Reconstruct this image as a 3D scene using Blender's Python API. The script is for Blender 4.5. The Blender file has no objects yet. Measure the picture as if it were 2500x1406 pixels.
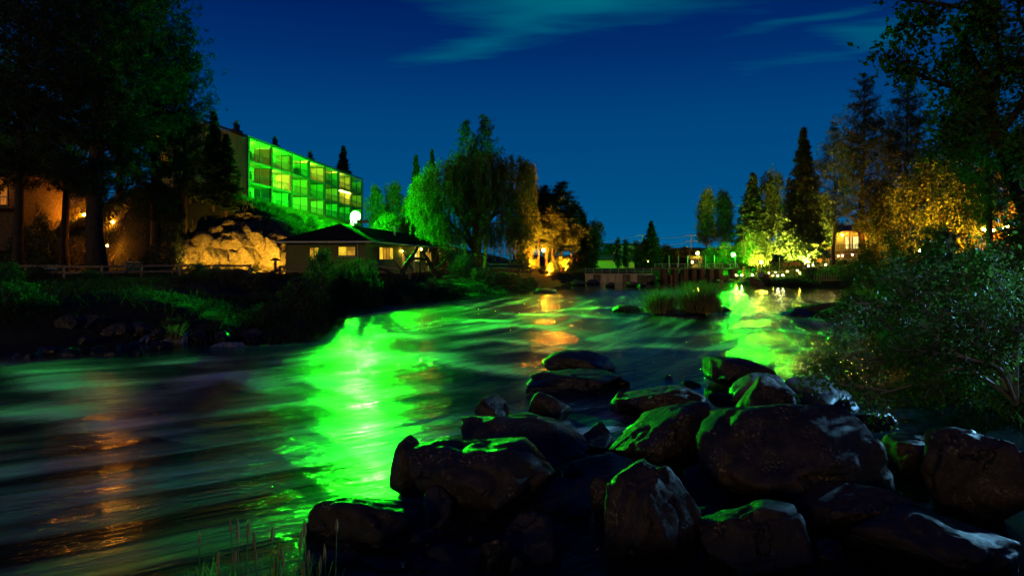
import bpy, math, random
import numpy as np
from mathutils import Vector

SC = bpy.context.scene
COL = SC.collection
R = math.radians

# ------------------------------------------------------------------ camera, sky, sun, exposure
CAM_H, HOR, FPX = 3.0, 633.0, 1667.0          # metres above the water, horizon row, focal length in photo pixels
cam_d = bpy.data.cameras.new('camera')
cam = bpy.data.objects.new('camera', cam_d); COL.objects.link(cam)
cam.location = (0, 0, CAM_H); cam.rotation_euler = (R(90), 0, 0)
cam_d.sensor_width = 36; cam_d.lens = 36 * FPX / 2500
cam_d.shift_y = -(703 - HOR) / 2500
cam_d.clip_start = 0.1; cam_d.clip_end = 4000
SC.camera = cam
SC.view_settings.view_transform = 'Standard'; SC.view_settings.look = 'None'
SC.view_settings.exposure = 0; SC.view_settings.gamma = 1
SC.render.engine = 'CYCLES'
cy = SC.cycles
cy.use_denoising = True
cy.max_bounces = 5; cy.diffuse_bounces = 2; cy.glossy_bounces = 3; cy.transmission_bounces = 3; cy.transparent_max_bounces = 4
cy.sample_clamp_indirect = 4.0; cy.sample_clamp_direct = 0
cy.caustics_reflective = False; cy.caustics_refractive = False
cy.use_light_tree = True

SUN_EL, SUN_AZ = 10, 208                       # the dim warm glow of the town behind the photographer
W = bpy.data.worlds.new('World'); SC.world = W; W.use_nodes = True
nt = W.node_tree; nt.nodes.clear()
def wn(t, **k):
    n = nt.nodes.new(t)
    for a, b in k.items(): setattr(n, a, b)
    return n
def wl(a, b): nt.links.new(a, b)
def wmath(op, a, b=None, clamp=False):
    n = wn('ShaderNodeMath', operation=op, use_clamp=clamp)
    for i, v in enumerate((a, b)):
        if v is None: continue
        if isinstance(v, (int, float)): n.inputs[i].default_value = v
        else: wl(v, n.inputs[i])
    return n.outputs[0]
tc = wn('ShaderNodeTexCoord'); sep = wn('ShaderNodeSeparateXYZ'); wl(tc.outputs['Generated'], sep.inputs[0])
dx, dy, dz = sep.outputs
ramp = wn('ShaderNodeValToRGB'); cr = ramp.color_ramp
cr.elements[0].position = 0.0; cr.elements[0].color = (0.0, 0.112, 0.270, 1)
cr.elements[1].position = 1.0; cr.elements[1].color = (0.0, 0.004, 0.055, 1)
for p, c in ((0.10, (0.0, 0.074, 0.225)), (0.19, (0.0, 0.056, 0.200)), (0.28, (0.0, 0.028, 0.150)), (0.36, (0.0, 0.012, 0.110))):
    e = cr.elements.new(p); e.color = (*c, 1)
wl(wmath('MAXIMUM', dz, 0.0), ramp.inputs[0])
# clouds on a flat layer overhead: p = (x/z, y/z)
zz = wmath('MAXIMUM', dz, 0.05)
comb = wn('ShaderNodeCombineXYZ'); wl(wmath('DIVIDE', dx, zz), comb.inputs[0]); wl(wmath('DIVIDE', dy, zz), comb.inputs[1])
mp = wn('ShaderNodeMapping'); mp.inputs['Rotation'].default_value = (0, 0, R(-38)); mp.inputs['Scale'].default_value = (0.55, 1.5, 1)
wl(comb.outputs[0], mp.inputs[0])
nz = wn('ShaderNodeTexNoise'); nz.inputs['Scale'].default_value = 1.1; nz.inputs['Detail'].default_value = 8; nz.inputs['Roughness'].default_value = 0.6
wl(mp.outputs[0], nz.inputs['Vector'])
wz = wn('ShaderNodeTexNoise'); wz.inputs['Scale'].default_value = 1.7; wz.inputs['Detail'].default_value = 5; wz.inputs['Roughness'].default_value = 0.55
wl(mp.outputs[0], wz.inputs['Vector'])
wsub = wn('ShaderNodeVectorMath', operation='SUBTRACT'); wl(wz.outputs['Color'], wsub.inputs[0]); wsub.inputs[1].default_value = (0.5, 0.5, 0.5)
wsc = wn('ShaderNodeVectorMath', operation='SCALE'); wl(wsub.outputs[0], wsc.inputs[0]); wsc.inputs['Scale'].default_value = 0.7
wadd = wn('ShaderNodeVectorMath', operation='ADD'); wl(comb.outputs[0], wadd.inputs[0]); wl(wsc.outputs[0], wadd.inputs[1])
def blob(cx, cyy, sx, sy, rot):
    m = wn('ShaderNodeMapping', vector_type='TEXTURE'); m.inputs['Location'].default_value = (cx, cyy, 0); m.inputs['Rotation'].default_value = (0, 0, R(rot)); m.inputs['Scale'].default_value = (sx, sy, 1)
    wl(wadd.outputs[0], m.inputs[0])
    l = wn('ShaderNodeVectorMath', operation='LENGTH'); wl(m.outputs[0], l.inputs[0])
    s = wn('ShaderNodeMath', operation='SUBTRACT', use_clamp=True); s.inputs[0].default_value = 1; wl(l.outputs[1], s.inputs[1])
    return s.outputs[0]
bl = wmath('ADD', blob(0.16, 2.62, 1.0, 0.5, 3), wmath('MULTIPLY', blob(-0.16, 3.18, 0.75, 0.26, -40), 0.60))
bl = wmath('ADD', bl, wmath('MULTIPLY', blob(1.56, 3.25, 1.0, 0.30, -52), 0.62))
bl = wmath('ADD', bl, wmath('MULTIPLY', blob(1.28, 2.85, 0.7, 0.14, -45), 0.42))
den = wmath('MULTIPLY', wmath('SUBTRACT', wmath('ADD', wmath('MULTIPLY', nz.outputs['Fac'], 0.8), wmath('MULTIPLY', bl, 0.62)), 0.52), 2.0, True)
cmix = wn('ShaderNodeMixRGB'); cmix.inputs[2].default_value = (0.0, 0.175, 0.235, 1)
wl(wmath('MULTIPLY', wmath('POWER', den, 1.25), 0.85), cmix.inputs[0]); wl(ramp.outputs[0], cmix.inputs[1])
bg = wn('ShaderNodeBackground'); bg.inputs['Strength'].default_value = 1.0
wl(cmix.outputs[0], bg.inputs[0])
wo = wn('ShaderNodeOutputWorld'); wl(bg.outputs[0], wo.inputs[0])

sun_d = bpy.data.lights.new('town_glow', 'SUN'); sun_d.energy = 0.40; sun_d.angle = R(7); sun_d.color = (1, 0.64, 0.17)
sun = bpy.data.objects.new('town_glow', sun_d); COL.objects.link(sun)
_a = R(SUN_AZ); _e = R(SUN_EL)
_d = Vector((math.sin(_a) * math.cos(_e), math.cos(_a) * math.cos(_e), math.sin(_e)))   # towards the glow
sun.rotation_euler = (-_d).to_track_quat('-Z', 'Y').to_euler()

# ------------------------------------------------------------------ helpers
rng = np.random.default_rng(7)
def hash3(ix, iy, iz):
    h = (ix.astype(np.int64) * 374761393 + iy.astype(np.int64) * 668265263 + iz.astype(np.int64) * 2147483647) & 0x7fffffff
    h = ((h ^ (h >> 13)) * 1274126177) & 0x7fffffff
    h = (h ^ (h >> 16)) & 0xffffff
    return h / float(0xffffff)
def vnoise(p):
    i = np.floor(p); f = p - i; f = f * f * (3 - 2 * f); i = i.astype(np.int64)
    r = 0
    for a in (0, 1):
        for b in (0, 1):
            for c in (0, 1):
                w = (f[..., 0] if a else 1 - f[..., 0]) * (f[..., 1] if b else 1 - f[..., 1]) * (f[..., 2] if c else 1 - f[..., 2])
                r = r + w * hash3(i[..., 0] + a, i[..., 1] + b, i[..., 2] + c)
    return r * 2 - 1
def fbm(p, oct=4, gain=0.5):
    r = 0; a = 1.0; s = 0
    for k in range(oct):
        r = r + a * vnoise(p * 2.0 ** k + 17.3 * k); s += a; a *= gain
    return r / s
def n2(x, y, sc, oct=3, seed=0.0):
    return fbm(np.stack([np.asarray(x, float) * sc + seed, np.asarray(y, float) * sc - seed, np.zeros_like(np.asarray(x, float)) + seed * 0.37], -1), oct)
def sstep(x): 
    x = np.clip(x, 0, 1); return x * x * (3 - 2 * x)

def P(px, py, d): return Vector(((px - 1250) / FPX * d, d, CAM_H + (HOR - py) / FPX * d))
def DW(py): return CAM_H * FPX / (py - HOR)          # distance at which the water surface shows in row py

def mesh_np(name, V, F, mat=None, smooth=False):
    me = bpy.data.meshes.new(name)
    V = np.asarray(V, np.float32); F = np.asarray(F, np.int32)
    k = F.shape[1]
    me.vertices.add(len(V)); me.vertices.foreach_set('co', V.ravel())
    me.loops.add(F.size); me.loops.foreach_set('vertex_index', F.ravel())
    me.polygons.add(len(F)); me.polygons.foreach_set('loop_start', np.arange(0, F.size, k, dtype=np.int32))
    me.polygons.foreach_set('use_smooth', np.full(len(F), smooth))
    me.update(calc_edges=True)
    if mat: me.materials.append(mat)
    return me
def link(name, me, parent=None, loc=None, rot=None, scale=None):
    o = bpy.data.objects.new(name, me); COL.objects.link(o)
    if parent is not None: o.parent = parent
    if loc is not None: o.location = loc
    if rot is not None: o.rotation_euler = rot
    if scale is not None: o.scale = scale
    return o
def tag(o, label, cat, group=None):
    o['label'] = label; o['category'] = cat
    if group: o['group'] = group
    return o
def struct(o, label=None):
    o['kind'] = 'structure'
    if label: o['label'] = label
    return o
def thing(name, label, cat, loc=(0, 0, 0), rz=0, group=None):
    o = link(name, None, loc=loc, rot=(0, 0, rz)); return tag(o, label, cat, group)

class MB:
    def __init__(s): s.v = []; s.f = []
    def add(s, vs, fs):
        o = len(s.v); s.v += [tuple(v) for v in vs]; s.f += [tuple(i + o for i in f) for f in fs]; return s
    def box(s, x0, x1, y0, y1, z0, z1):
        return s.add([(x0, y0, z0), (x1, y0, z0), (x1, y1, z0), (x0, y1, z0), (x0, y0, z1), (x1, y0, z1), (x1, y1, z1), (x0, y1, z1)],
                     [(0, 3, 2, 1), (4, 5, 6, 7), (0, 1, 5, 4), (1, 2, 6, 5), (2, 3, 7, 6), (3, 0, 4, 7)])
    def tube(s, pts, rad, n=6, cap=True):
        pts = [Vector(p) for p in pts]
        if not hasattr(rad, '__len__'): rad = [rad] * len(pts)
        o = len(s.v); up = Vector((0.31, 0.17, 0.93))
        for i, p in enumerate(pts):
            t = (pts[min(i + 1, len(pts) - 1)] - pts[max(i - 1, 0)])
            t = t.normalized() if t.length > 1e-9 else Vector((0, 0, 1))
            a = t.cross(up)
            if a.length < 0.1: a = t.cross(Vector((1, 0, 0)))
            a.normalize(); b = t.cross(a)
            for k in range(n):
                w = 2 * math.pi * k / n
                s.v.append(tuple(p + (a * math.cos(w) + b * math.sin(w)) * rad[i]))
        for i in range(len(pts) - 1):
            for k in range(n):
                k2 = (k + 1) % n
                s.f.append((o + i * n + k, o + i * n + k2, o + (i + 1) * n + k2, o + (i + 1) * n + k))
        if cap:
            s.f.append(tuple(o + k for k in range(n - 1, -1, -1))); e = o + (len(pts) - 1) * n
            s.f.append(tuple(e + k for k in range(n)))
        return s
    def lathe(s, prof, n=12, c=(0, 0, 0)):
        o = len(s.v)
        for r, z in prof:
            for k in range(n):
                w = 2 * math.pi * k / n; s.v.append((c[0] + r * math.cos(w), c[1] + r * math.sin(w), c[2] + z))
        for i in range(len(prof) - 1):
            for k in range(n):
                k2 = (k + 1) % n; s.f.append((o + i * n + k, o + i * n + k2, o + (i + 1) * n + k2, o + (i + 1) * n + k))
        return s
    def sphere(s, c, r, n=10, m=6):
        return s.lathe([(max(r * math.sin(math.pi * i / m), 1e-4), -r * math.cos(math.pi * i / m)) for i in range(m + 1)], n, c)
    def mesh(s, name, mat, smooth=False):
        me = bpy.data.meshes.new(name); me.from_pydata(s.v, [], s.f); me.update()
        if mat: me.materials.append(mat)
        if smooth: me.polygons.foreach_set('use_smooth', [True] * len(me.polygons))
        return me
    def build(s, name, mat, parent=None, smooth=False, loc=None, rot=None):
        return link(name, s.mesh(name, mat, smooth), parent, loc, rot)

# ------------------------------------------------------------------ materials
MATS = {}
def mat(name, col, rough=0.8, spec=0.3, var=0.0, vscale=3.0, bump=0.0, bscale=8.0, metal=0.0, col2=None, stretch=None, coords='Object', emis=None, estr=0.0, trans=0.0, detail=4):
    m = bpy.data.materials.new(name); m.use_nodes = True; MATS[name] = m
    t = m.node_tree; b = t.nodes['Principled BSDF']
    b.inputs['Base Color'].default_value = (*col, 1); b.inputs['Roughness'].default_value = rough
    b.inputs['Specular IOR Level'].default_value = spec; b.inputs['Metallic'].default_value = metal
    tcn = t.nodes.new('ShaderNodeTexCoord'); mpn = t.nodes.new('ShaderNodeMapping')
    t.links.new(tcn.outputs[coords], mpn.inputs[0])
    if stretch: mpn.inputs['Scale'].default_value = stretch
    if var or col2:
        nn = t.nodes.new('ShaderNodeTexNoise'); nn.inputs['Scale'].default_value = vscale; nn.inputs['Detail'].default_value = detail; nn.inputs['Roughness'].default_value = 0.65
        t.links.new(mpn.outputs[0], nn.inputs['Vector'])
        rp = t.nodes.new('ShaderNodeValToRGB'); c2 = col2 or tuple(c * (1 - var) for c in col)
        c1 = col if col2 else tuple(min(1, c * (1 + var)) for c in col)
        rp.color_ramp.elements[0].position = 0.35; rp.color_ramp.elements[1].position = 0.68
        rp.color_ramp.elements[0].color = (*c2, 1); rp.color_ramp.elements[1].color = (*c1, 1)
        t.links.new(nn.outputs['Fac'], rp.inputs[0]); t.links.new(rp.outputs[0], b.inputs['Base Color'])
    if bump:
        nb = t.nodes.new('ShaderNodeTexNoise'); nb.inputs['Scale'].default_value = bscale; nb.inputs['Detail'].default_value = 5
        t.links.new(mpn.outputs[0], nb.inputs['Vector'])
        bp = t.nodes.new('ShaderNodeBump'); bp.inputs['Strength'].default_value = bump; bp.inputs['Distance'].default_value = 0.1
        t.links.new(nb.outputs['Fac'], bp.inputs['Height']); t.links.new(bp.outputs[0], b.inputs['Normal'])
    if emis:
        b.inputs['Emission Color'].default_value = (*emis, 1); b.inputs['Emission Strength'].default_value = estr
    if trans:
        tr = t.nodes.new('ShaderNodeBsdfTranslucent'); tr.inputs[0].default_value = (*[min(1, c * 1.4) for c in col], 1)
        mx = t.nodes.new('ShaderNodeMixShader'); mx.inputs[0].default_value = trans
        t.links.new(b.outputs[0], mx.inputs[1]); t.links.new(tr.outputs[0], mx.inputs[2])
        t.links.new(mx.outputs[0], t.nodes['Material Output'].inputs[0])
        src = b.inputs['Base Color'].links
        if src: t.links.new(src[0].from_socket, tr.inputs[0])
    return m
def emat(name, col, strength, vary=0.0):
    m = bpy.data.materials.new(name); m.use_nodes = True; t = m.node_tree; t.nodes.clear()
    e = t.nodes.new('ShaderNodeEmission'); e.inputs[0].default_value = (*col, 1); e.inputs[1].default_value = strength
    if vary:
        tcn = t.nodes.new('ShaderNodeTexCoord'); mp_ = t.nodes.new('ShaderNodeMapping'); mp_.inputs['Scale'].default_value = (1.6, 1.6, 0.9); t.links.new(tcn.outputs['Object'], mp_.inputs[0])
        nn = t.nodes.new('ShaderNodeTexVoronoi'); nn.inputs['Scale'].default_value = 1.6; t.links.new(mp_.outputs[0], nn.inputs['Vector'])
        mr = t.nodes.new('ShaderNodeMapRange'); mr.inputs['From Min'].default_value = 0.1; mr.inputs['From Max'].default_value = 0.9; mr.inputs['To Min'].default_value = strength * (1 + vary); mr.inputs['To Max'].default_value = strength * (1 - vary)
        t.links.new(nn.outputs['Color'], mr.inputs['Value']); t.links.new(mr.outputs[0], e.inputs[1])
    o = t.nodes.new('ShaderNodeOutputMaterial'); t.links.new(e.outputs[0], o.inputs[0]); MATS[name] = m
    return m

M = MATS
mat('bark', (0.055, 0.038, 0.026), 0.9, 0.1, 0.4, 3, 0.8, 6, stretch=(3, 3, 0.7))
mat('pale_bark', (0.16, 0.10, 0.065), 0.9, 0.1, 0.4, 3, 0.8, 6, stretch=(3, 3, 0.7))
mat('twig', (0.16, 0.15, 0.14), 0.85, 0.1, 0.3, 5)
mat('needles', (0.036, 0.062, 0.022), 0.7, 0.25, col2=(0.016, 0.032, 0.012), vscale=0.9, trans=0.25)
mat('fir', (0.030, 0.058, 0.022), 0.7, 0.25, col2=(0.014, 0.030, 0.012), vscale=1.1, trans=0.25)
mat('leaf', (0.060, 0.095, 0.022), 0.6, 0.3, col2=(0.026, 0.052, 0.014), vscale=1.0, trans=0.35)
mat('near_leaf', (0.052, 0.115, 0.016), 0.65, 0.12, col2=(0.022, 0.055, 0.010), vscale=1.6, trans=0.35)
mat('autumn_leaf', (0.120, 0.085, 0.022), 0.6, 0.3, col2=(0.05, 0.05, 0.014), vscale=1.0, trans=0.3)
mat('willow_leaf', (0.090, 0.130, 0.032), 0.55, 0.3, col2=(0.030, 0.06, 0.016), vscale=0.8, trans=0.5)
mat('shrub_leaf', (0.050, 0.080, 0.024), 0.65, 0.25, col2=(0.022, 0.042, 0.014), vscale=1.5, trans=0.3)
mat('sage_leaf', (0.105, 0.085, 0.040), 0.75, 0.2, col2=(0.045, 0.042, 0.020), vscale=1.5, trans=0.25)
mat('grass', (0.055, 0.060, 0.020), 0.7, 0.1, col2=(0.025, 0.035, 0.012), vscale=0.6, trans=0.3)
mat('dry_grass', (0.15, 0.15, 0.05), 0.7, 0.2, col2=(0.07, 0.085, 0.03), vscale=0.8, trans=0.5)
mat('reed', (0.28, 0.24, 0.08), 0.7, 0.2, col2=(0.12, 0.14, 0.045), vscale=0.7, trans=0.3)
mat('seed', (0.22, 0.15, 0.06), 0.8, 0.1, 0.3, 20)
mat('soil', (0.034, 0.029, 0.019), 0.95, 0.1, col2=(0.018, 0.021, 0.010), vscale=0.35, bump=0.6, bscale=3)
mat('tan_siding', (0.42, 0.27, 0.10), 0.8, 0.2, 0.12, 2, 0.1, 20, stretch=(1, 1, 0.2))
mat('white_wall', (0.36, 0.37, 0.30), 0.85, 0.2, 0.08, 1.5)
mat('slab', (0.09, 0.10, 0.09), 0.85, 0.2, 0.15, 2)
mat('dark_trim', (0.045, 0.045, 0.040), 0.7, 0.3, 0.2, 4)
mat('partition', (0.34, 0.27, 0.14), 0.85, 0.2, 0.15, 2)
mat('door_glass', (0.03, 0.04, 0.04), 0.12, 0.5)
mat('black_metal', (0.02, 0.02, 0.02), 0.45, 0.5)
mat('grey_metal', (0.22, 0.23, 0.22), 0.45, 0.5, 0.15, 6)
mat('olive_siding', (0.135, 0.128, 0.035), 0.75, 0.25, 0.12, 2.5, 0.1, 15, stretch=(1, 1, 4))
mat('brown_wall', (0.26, 0.14, 0.07), 0.85, 0.2, 0.25, 3, 0.3, 12)
mat('shingle', (0.018, 0.020, 0.018), 0.95, 0.0, 0.4, 6, 0.5, 18)
mat('cream_trim', (0.50, 0.46, 0.34), 0.7, 0.3, 0.1, 4)
mat('wood', (0.20, 0.145, 0.085), 0.85, 0.2, 0.3, 3, 0.4, 10, stretch=(1, 1, 6))
mat('dark_wood', (0.085, 0.055, 0.035), 0.85, 0.2, 0.3, 3, 0.4, 10)
mat('red_wood', (0.26, 0.10, 0.05), 0.8, 0.2, 0.25, 3)
mat('drift_wood', (0.035, 0.030, 0.026), 0.9, 0.15, 0.35, 3, 0.7, 8, stretch=(1, 1, 0.3))
mat('concrete', (0.42, 0.37, 0.24), 0.9, 0.2, 0.3, 1.2, 0.3, 6, stretch=(3, 3, 0.6))
mat('stained_concrete', (0.12, 0.105, 0.075), 0.9, 0.2, 0.35, 1.2, 0.3, 6, stretch=(3, 3, 0.6))
mat('canopy_blue', (0.03, 0.13, 0.42), 0.7, 0.2, 0.1, 3)
mat('white_paint', (0.75, 0.75, 0.72), 0.6, 0.3)
mat('yellow_paint', (0.65, 0.50, 0.06), 0.6, 0.3)
mat('tarp_green', (0.03, 0.12, 0.09), 0.7, 0.3, 0.3, 3)
mat('teal_paint', (0.10, 0.22, 0.24), 0.6, 0.3, 0.2, 6)
mat('cable', (0.75, 0.78, 0.80), 0.6, 0.3)
mat('brick_red', (0.24, 0.10, 0.06), 0.85, 0.2, 0.3, 5)
mat('cloth', (0.5, 0.4, 0.25), 0.85, 0.2)

def rock_material(name, dark, brown, lichen, lich_amt=0.5, moss=0.5, rough=0.75, relief=0.05, wetfoot=True):
    m = bpy.data.materials.new(name); m.use_nodes = True; M[name] = m
    t = m.node_tree; b = t.nodes['Principled BSDF']; N = t.nodes.new; L = t.links.new
    tcn = N('ShaderNodeTexCoord'); oi = N('ShaderNodeObjectInfo')
    ad = N('ShaderNodeVectorMath'); ad.operation = 'ADD'; L(tcn.outputs['Object'], ad.inputs[0])
    sc = N('ShaderNodeVectorMath'); sc.operation = 'SCALE'; sc.inputs[0].default_value = (37, 11, 23); L(oi.outputs['Random'], sc.inputs['Scale']); L(sc.outputs[0], ad.inputs[1])
    v = ad.outputs[0]
    def noise(s, d=5, r=0.6):
        n = N('ShaderNodeTexNoise'); n.inputs['Scale'].default_value = s; n.inputs['Detail'].default_value = d; n.inputs['Roughness'].default_value = r; L(v, n.inputs['Vector']); return n.outputs['Fac']
    def ramp(f, a, bb, c0=(0, 0, 0), c1=(1, 1, 1)):
        r = N('ShaderNodeValToRGB'); r.color_ramp.elements[0].position = a; r.color_ramp.elements[1].position = bb
        r.color_ramp.elements[0].color = (*c0, 1); r.color_ramp.elements[1].color = (*c1, 1); L(f, r.inputs[0]); return r.outputs[0]
    def mix(f, c0, c1):
        x = N('ShaderNodeMixRGB'); L(f, x.inputs[0])
        for i, c in ((1, c0), (2, c1)):
            if isinstance(c, tuple): x.inputs[i].default_value = (*c, 1)
            else: L(c, x.inputs[i])
        return x.outputs[0]
    base = mix(ramp(noise(1.6), 0.38, 0.64), dark, brown)
    base = mix(ramp(noise(5.5, 6, 0.75), 0.35, 0.7), base, tuple(c * 0.4 for c in dark))
    base = mix(ramp(noise(14, 5, 0.8), 0.55, 0.8), base, tuple(min(1, c * 1.5) for c in brown))
    ln = N('ShaderNodeMath'); ln.operation = 'MULTIPLY'; L(ramp(noise(2.2, 3), 0.50, 0.62), ln.inputs[0]); L(ramp(noise(24, 3, 0.6), 0.60 - 0.06 * lich_amt, 0.66), ln.inputs[1])
    base = mix(ln.outputs[0], base, lichen)
    ge = N('ShaderNodeNewGeometry'); sp = N('ShaderNodeSeparateXYZ'); L(ge.outputs['Normal'], sp.inputs[0])
    mo = N('ShaderNodeMath'); mo.operation = 'MULTIPLY'; L(ramp(sp.outputs[2], 0.35, 0.9), mo.inputs[0]); L(ramp(noise(2.7, 4), 0.56 - 0.1 * moss, 0.72 - 0.1 * moss), mo.inputs[1])
    base = mix(mo.outputs[0], base, (0.035, 0.055, 0.018))
    # dark wet foot just above the water
    sz_ = N('ShaderNodeSeparateXYZ'); L(ge.outputs['Position'], sz_.inputs[0])
    wa = N('ShaderNodeMath'); wa.operation = 'MULTIPLY_ADD'; L(noise(3, 3), wa.inputs[0]); wa.inputs[1].default_value = -0.35; L(sz_.outputs[2], wa.inputs[2])
    wet = ramp(wa.outputs[0], 0.0, 0.16, (1, 1, 1), (0, 0, 0))
    base = mix(wet, base, tuple(c * 0.3 for c in dark)) if wetfoot else base
    # fine cracks
    vo = N('ShaderNodeTexVoronoi'); vo.feature = 'DISTANCE_TO_EDGE'; vo.inputs['Scale'].default_value = 1.7
    wv = N('ShaderNodeVectorMath'); wv.operation = 'ADD'; L(v, wv.inputs[0])
    nv = N('ShaderNodeTexNoise'); nv.inputs['Scale'].default_value = 3.0; nv.inputs['Detail'].default_value = 4; L(v, nv.inputs['Vector']); L(nv.outputs['Color'], wv.inputs[1]); L(wv.outputs[0], vo.inputs['Vector'])
    vo.inputs['Scale'].default_value = 1.1
    cm = N('ShaderNodeMath'); cm.operation = 'MAXIMUM'; L(ramp(vo.outputs['Distance'], 0.0, 0.03, (0, 0, 0), (1, 1, 1)), cm.inputs[0]); L(ramp(noise(1.3, 2), 0.52, 0.60, (1, 1, 1), (0, 0, 0)), cm.inputs[1]); crack = cm.outputs[0]
    base = mix(crack, tuple(c * 0.35 for c in dark), base)
    L(base, b.inputs['Base Color'])
    rr_ = ramp(noise(5), 0.3, 0.7, (rough - 0.2,) * 3, (min(1, rough + 0.15),) * 3)
    L(mix(wet, rr_, (0.22, 0.22, 0.22)) if wetfoot else rr_, b.inputs['Roughness'])
    b.inputs['Specular IOR Level'].default_value = 0.35
    bp = N('ShaderNodeBump'); bp.inputs['Strength'].default_value = 0.55 if relief < 0.1 else 1.0; bp.inputs['Distance'].default_value = relief; L(noise(9 if relief < 0.1 else 2.2, 8, 0.7), bp.inputs['Height'])
    bp2 = N('ShaderNodeBump'); bp2.inputs['Strength'].default_value = 0.35; bp2.inputs['Distance'].default_value = 0.02; L(noise(45, 5, 0.7), bp2.inputs['Height']); L(bp.outputs[0], bp2.inputs['Normal'])
    bp3 = N('ShaderNodeBump'); bp3.inputs['Strength'].default_value = 0.8; bp3.inputs['Distance'].default_value = 0.04; L(crack, bp3.inputs['Height']); L(bp2.outputs[0], bp3.inputs['Normal'])
    L(bp3.outputs[0], b.inputs['Normal'])
    return m
rock_material('basalt', (0.020, 0.018, 0.020), (0.060, 0.040, 0.028), (0.24, 0.19, 0.10), 0.9, -0.7, 0.62)
rock_material('river_rock', (0.060, 0.055, 0.050), (0.11, 0.085, 0.06), (0.2, 0.18, 0.1), 0.3, 1.0)
rock_material('cliff_stone', (0.10, 0.072, 0.045), (0.22, 0.155, 0.085), (0.32, 0.26, 0.14), 0.4, 0.2, 0.85, 0.35, False)
rock_material('pale_stone', (0.15, 0.15, 0.15), (0.22, 0.20, 0.18), (0.34, 0.33, 0.28), 0.8, 0.1)

ORANGE = (1.0, 0.31, 0.012); GOLD = (1.0, 0.56, 0.04); AMBER = (1.0, 0.62, 0.05); YELLOW = (1.0, 0.80, 0.07); GREEN = (0.012, 1.0, 0.008); WARM = (1.0, 0.80, 0.38)
_bulbs = {}
def bulb(name, parent, loc, r, watts, col):
    """a glowing globe: the lamp's own light comes from its surface"""
    le = watts / (4 * math.pi ** 2 * r * r)
    key = (round(r, 4), round(watts, 3), col)
    if key not in _bulbs:
        _bulbs[key] = MB().sphere((0, 0, 0), r, 8, 5).mesh(name, emat('glow', col, le), True)
    return link(name, _bulbs[key], parent, loc)

def can_light(parent, loc, aim, r, watts, col, hood=1.1):
    """a hooded floodlight: dark can, glowing disc inside, light leaves only through its mouth"""
    q = Vector(aim).to_track_quat('Z', 'Y').to_euler()
    MB().lathe([(0.01, -r * 0.6), (r * 1.15, -r * 0.6), (r * 1.15, r * hood), (r * 1.06, r * hood), (r * 1.06, 0)], 12).build('housing', M['black_metal'], parent, False, loc, q)
    le = watts / (math.pi * math.pi * r * r)
    n = 12; MB().add([(r * math.cos(2 * math.pi * k / n), r * math.sin(2 * math.pi * k / n), 0.0) for k in range(n)], [tuple(range(n))]).build('lens', emat('glow', col, le), parent, False, loc, q)

# ------------------------------------------------------------------ terrain
RIV = np.array([(-90, 30), (-30, 23), (-15, 20.5), (-11.8, 23), (-7.4, 24.8), (-8.5, 33), (-11.5, 44), (-5.9, 49), (1.9, 63), (7, 78), (9.3, 86), (9.5, 90),
                (19, 90), (19.5, 95), (29, 95), (29, 86), (27, 85), (36, 71), (30, 55), (22, 42), (14, 26), (10.5, 17), (9, 11), (7, 6.2), (4, 4.8), (-1, 4.4), (-4, 3.6), (-90, -12)], float)
def river_sd(x, y):
    """signed distance to the river's edge, negative inside"""
    x = np.asarray(x, float); y = np.asarray(y, float)
    d = np.full(x.shape, 1e9); ins = np.zeros(x.shape, bool)
    n = len(RIV)
    for i in range(n):
        a = RIV[i]; b = RIV[(i + 1) % n]; e = b - a
        t = np.clip(((x - a[0]) * e[0] + (y - a[1]) * e[1]) / (e @ e), 0, 1)
        d = np.minimum(d, np.hypot(x - a[0] - t * e[0], y - a[1] - t * e[1]))
        c = (a[1] > y) != (b[1] > y)
        with np.errstate(divide='ignore', invalid='ignore'):
            ins ^= c & (x < (b[0] - a[0]) * (y - a[1]) / (b[1] - a[1] + 1e-12) + a[0])
    return np.where(ins, -d, d)
def terrain(x, y):
    x = np.asarray(x, float); y = np.asarray(y, float)
    s = river_sd(x, y)
    left = x < (0.0 + 0.11 * np.maximum(y - 60, 0)) if False else (x < np.interp(y, [0, 15, 60, 90, 140, 400], [-3, -3, 5, 14, 16, 16]))
    zl = 1.65 * sstep(s / 9.0) - 0.1
    zr = 0.125 * np.minimum(s, 40) + 0.25 * sstep(s / 1.5)
    zr = zr + 4.0 * sstep((x - 40) / 18) * sstep((97 - y) / 20) * sstep((y - 30) / 20)
    zr = np.where(y < 30, 0.3 * sstep(s / 1.0) + 0.1 * np.minimum(np.maximum(s, 0), 14), zr)
    zn = 1.35 * sstep(s / 4.0)
    zd = 1.2 * sstep(s / 2.0) + 0.01 * np.maximum(s, 0)
    z = np.where(left, zl, zr)
    z = np.where((y < 12) & (x < 9), zn, z)
    z = np.where((y > 88) & (x > 5) & (x < 29.5) & (s > 0), zd, z)
    # hill with the cliff on the left
    yc = 66 + (x + 36) * 8 / 15
    yc = np.where(x < -36, 66 + (x + 36) * 0.10, yc)
    ztop = 1.55 + 8.4 * sstep((-13.5 - x - 0.05 * np.maximum(y - 80, 0) * 0) / 19.5)
    soft = np.where(x < -38, 3.2 + np.minimum((-38 - x) * 1.6, 24), 3.2)
    hill = (ztop - 1.55) * sstep((y - yc) / soft)
    z = np.where(left, z + hill, z)
    z = z + np.where(s > 0, (0.10 + 0.08 * (hill > 0.3)) * n2(x, y, 0.45, 3, 3.1) * sstep(s / 2), 0)
    z = np.where(s < 0, -0.9 * sstep(-s / 2.2) - 0.02, z)
    return z
def TZ(x, y): return float(terrain(np.array([x]), np.array([y]))[0])
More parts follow.
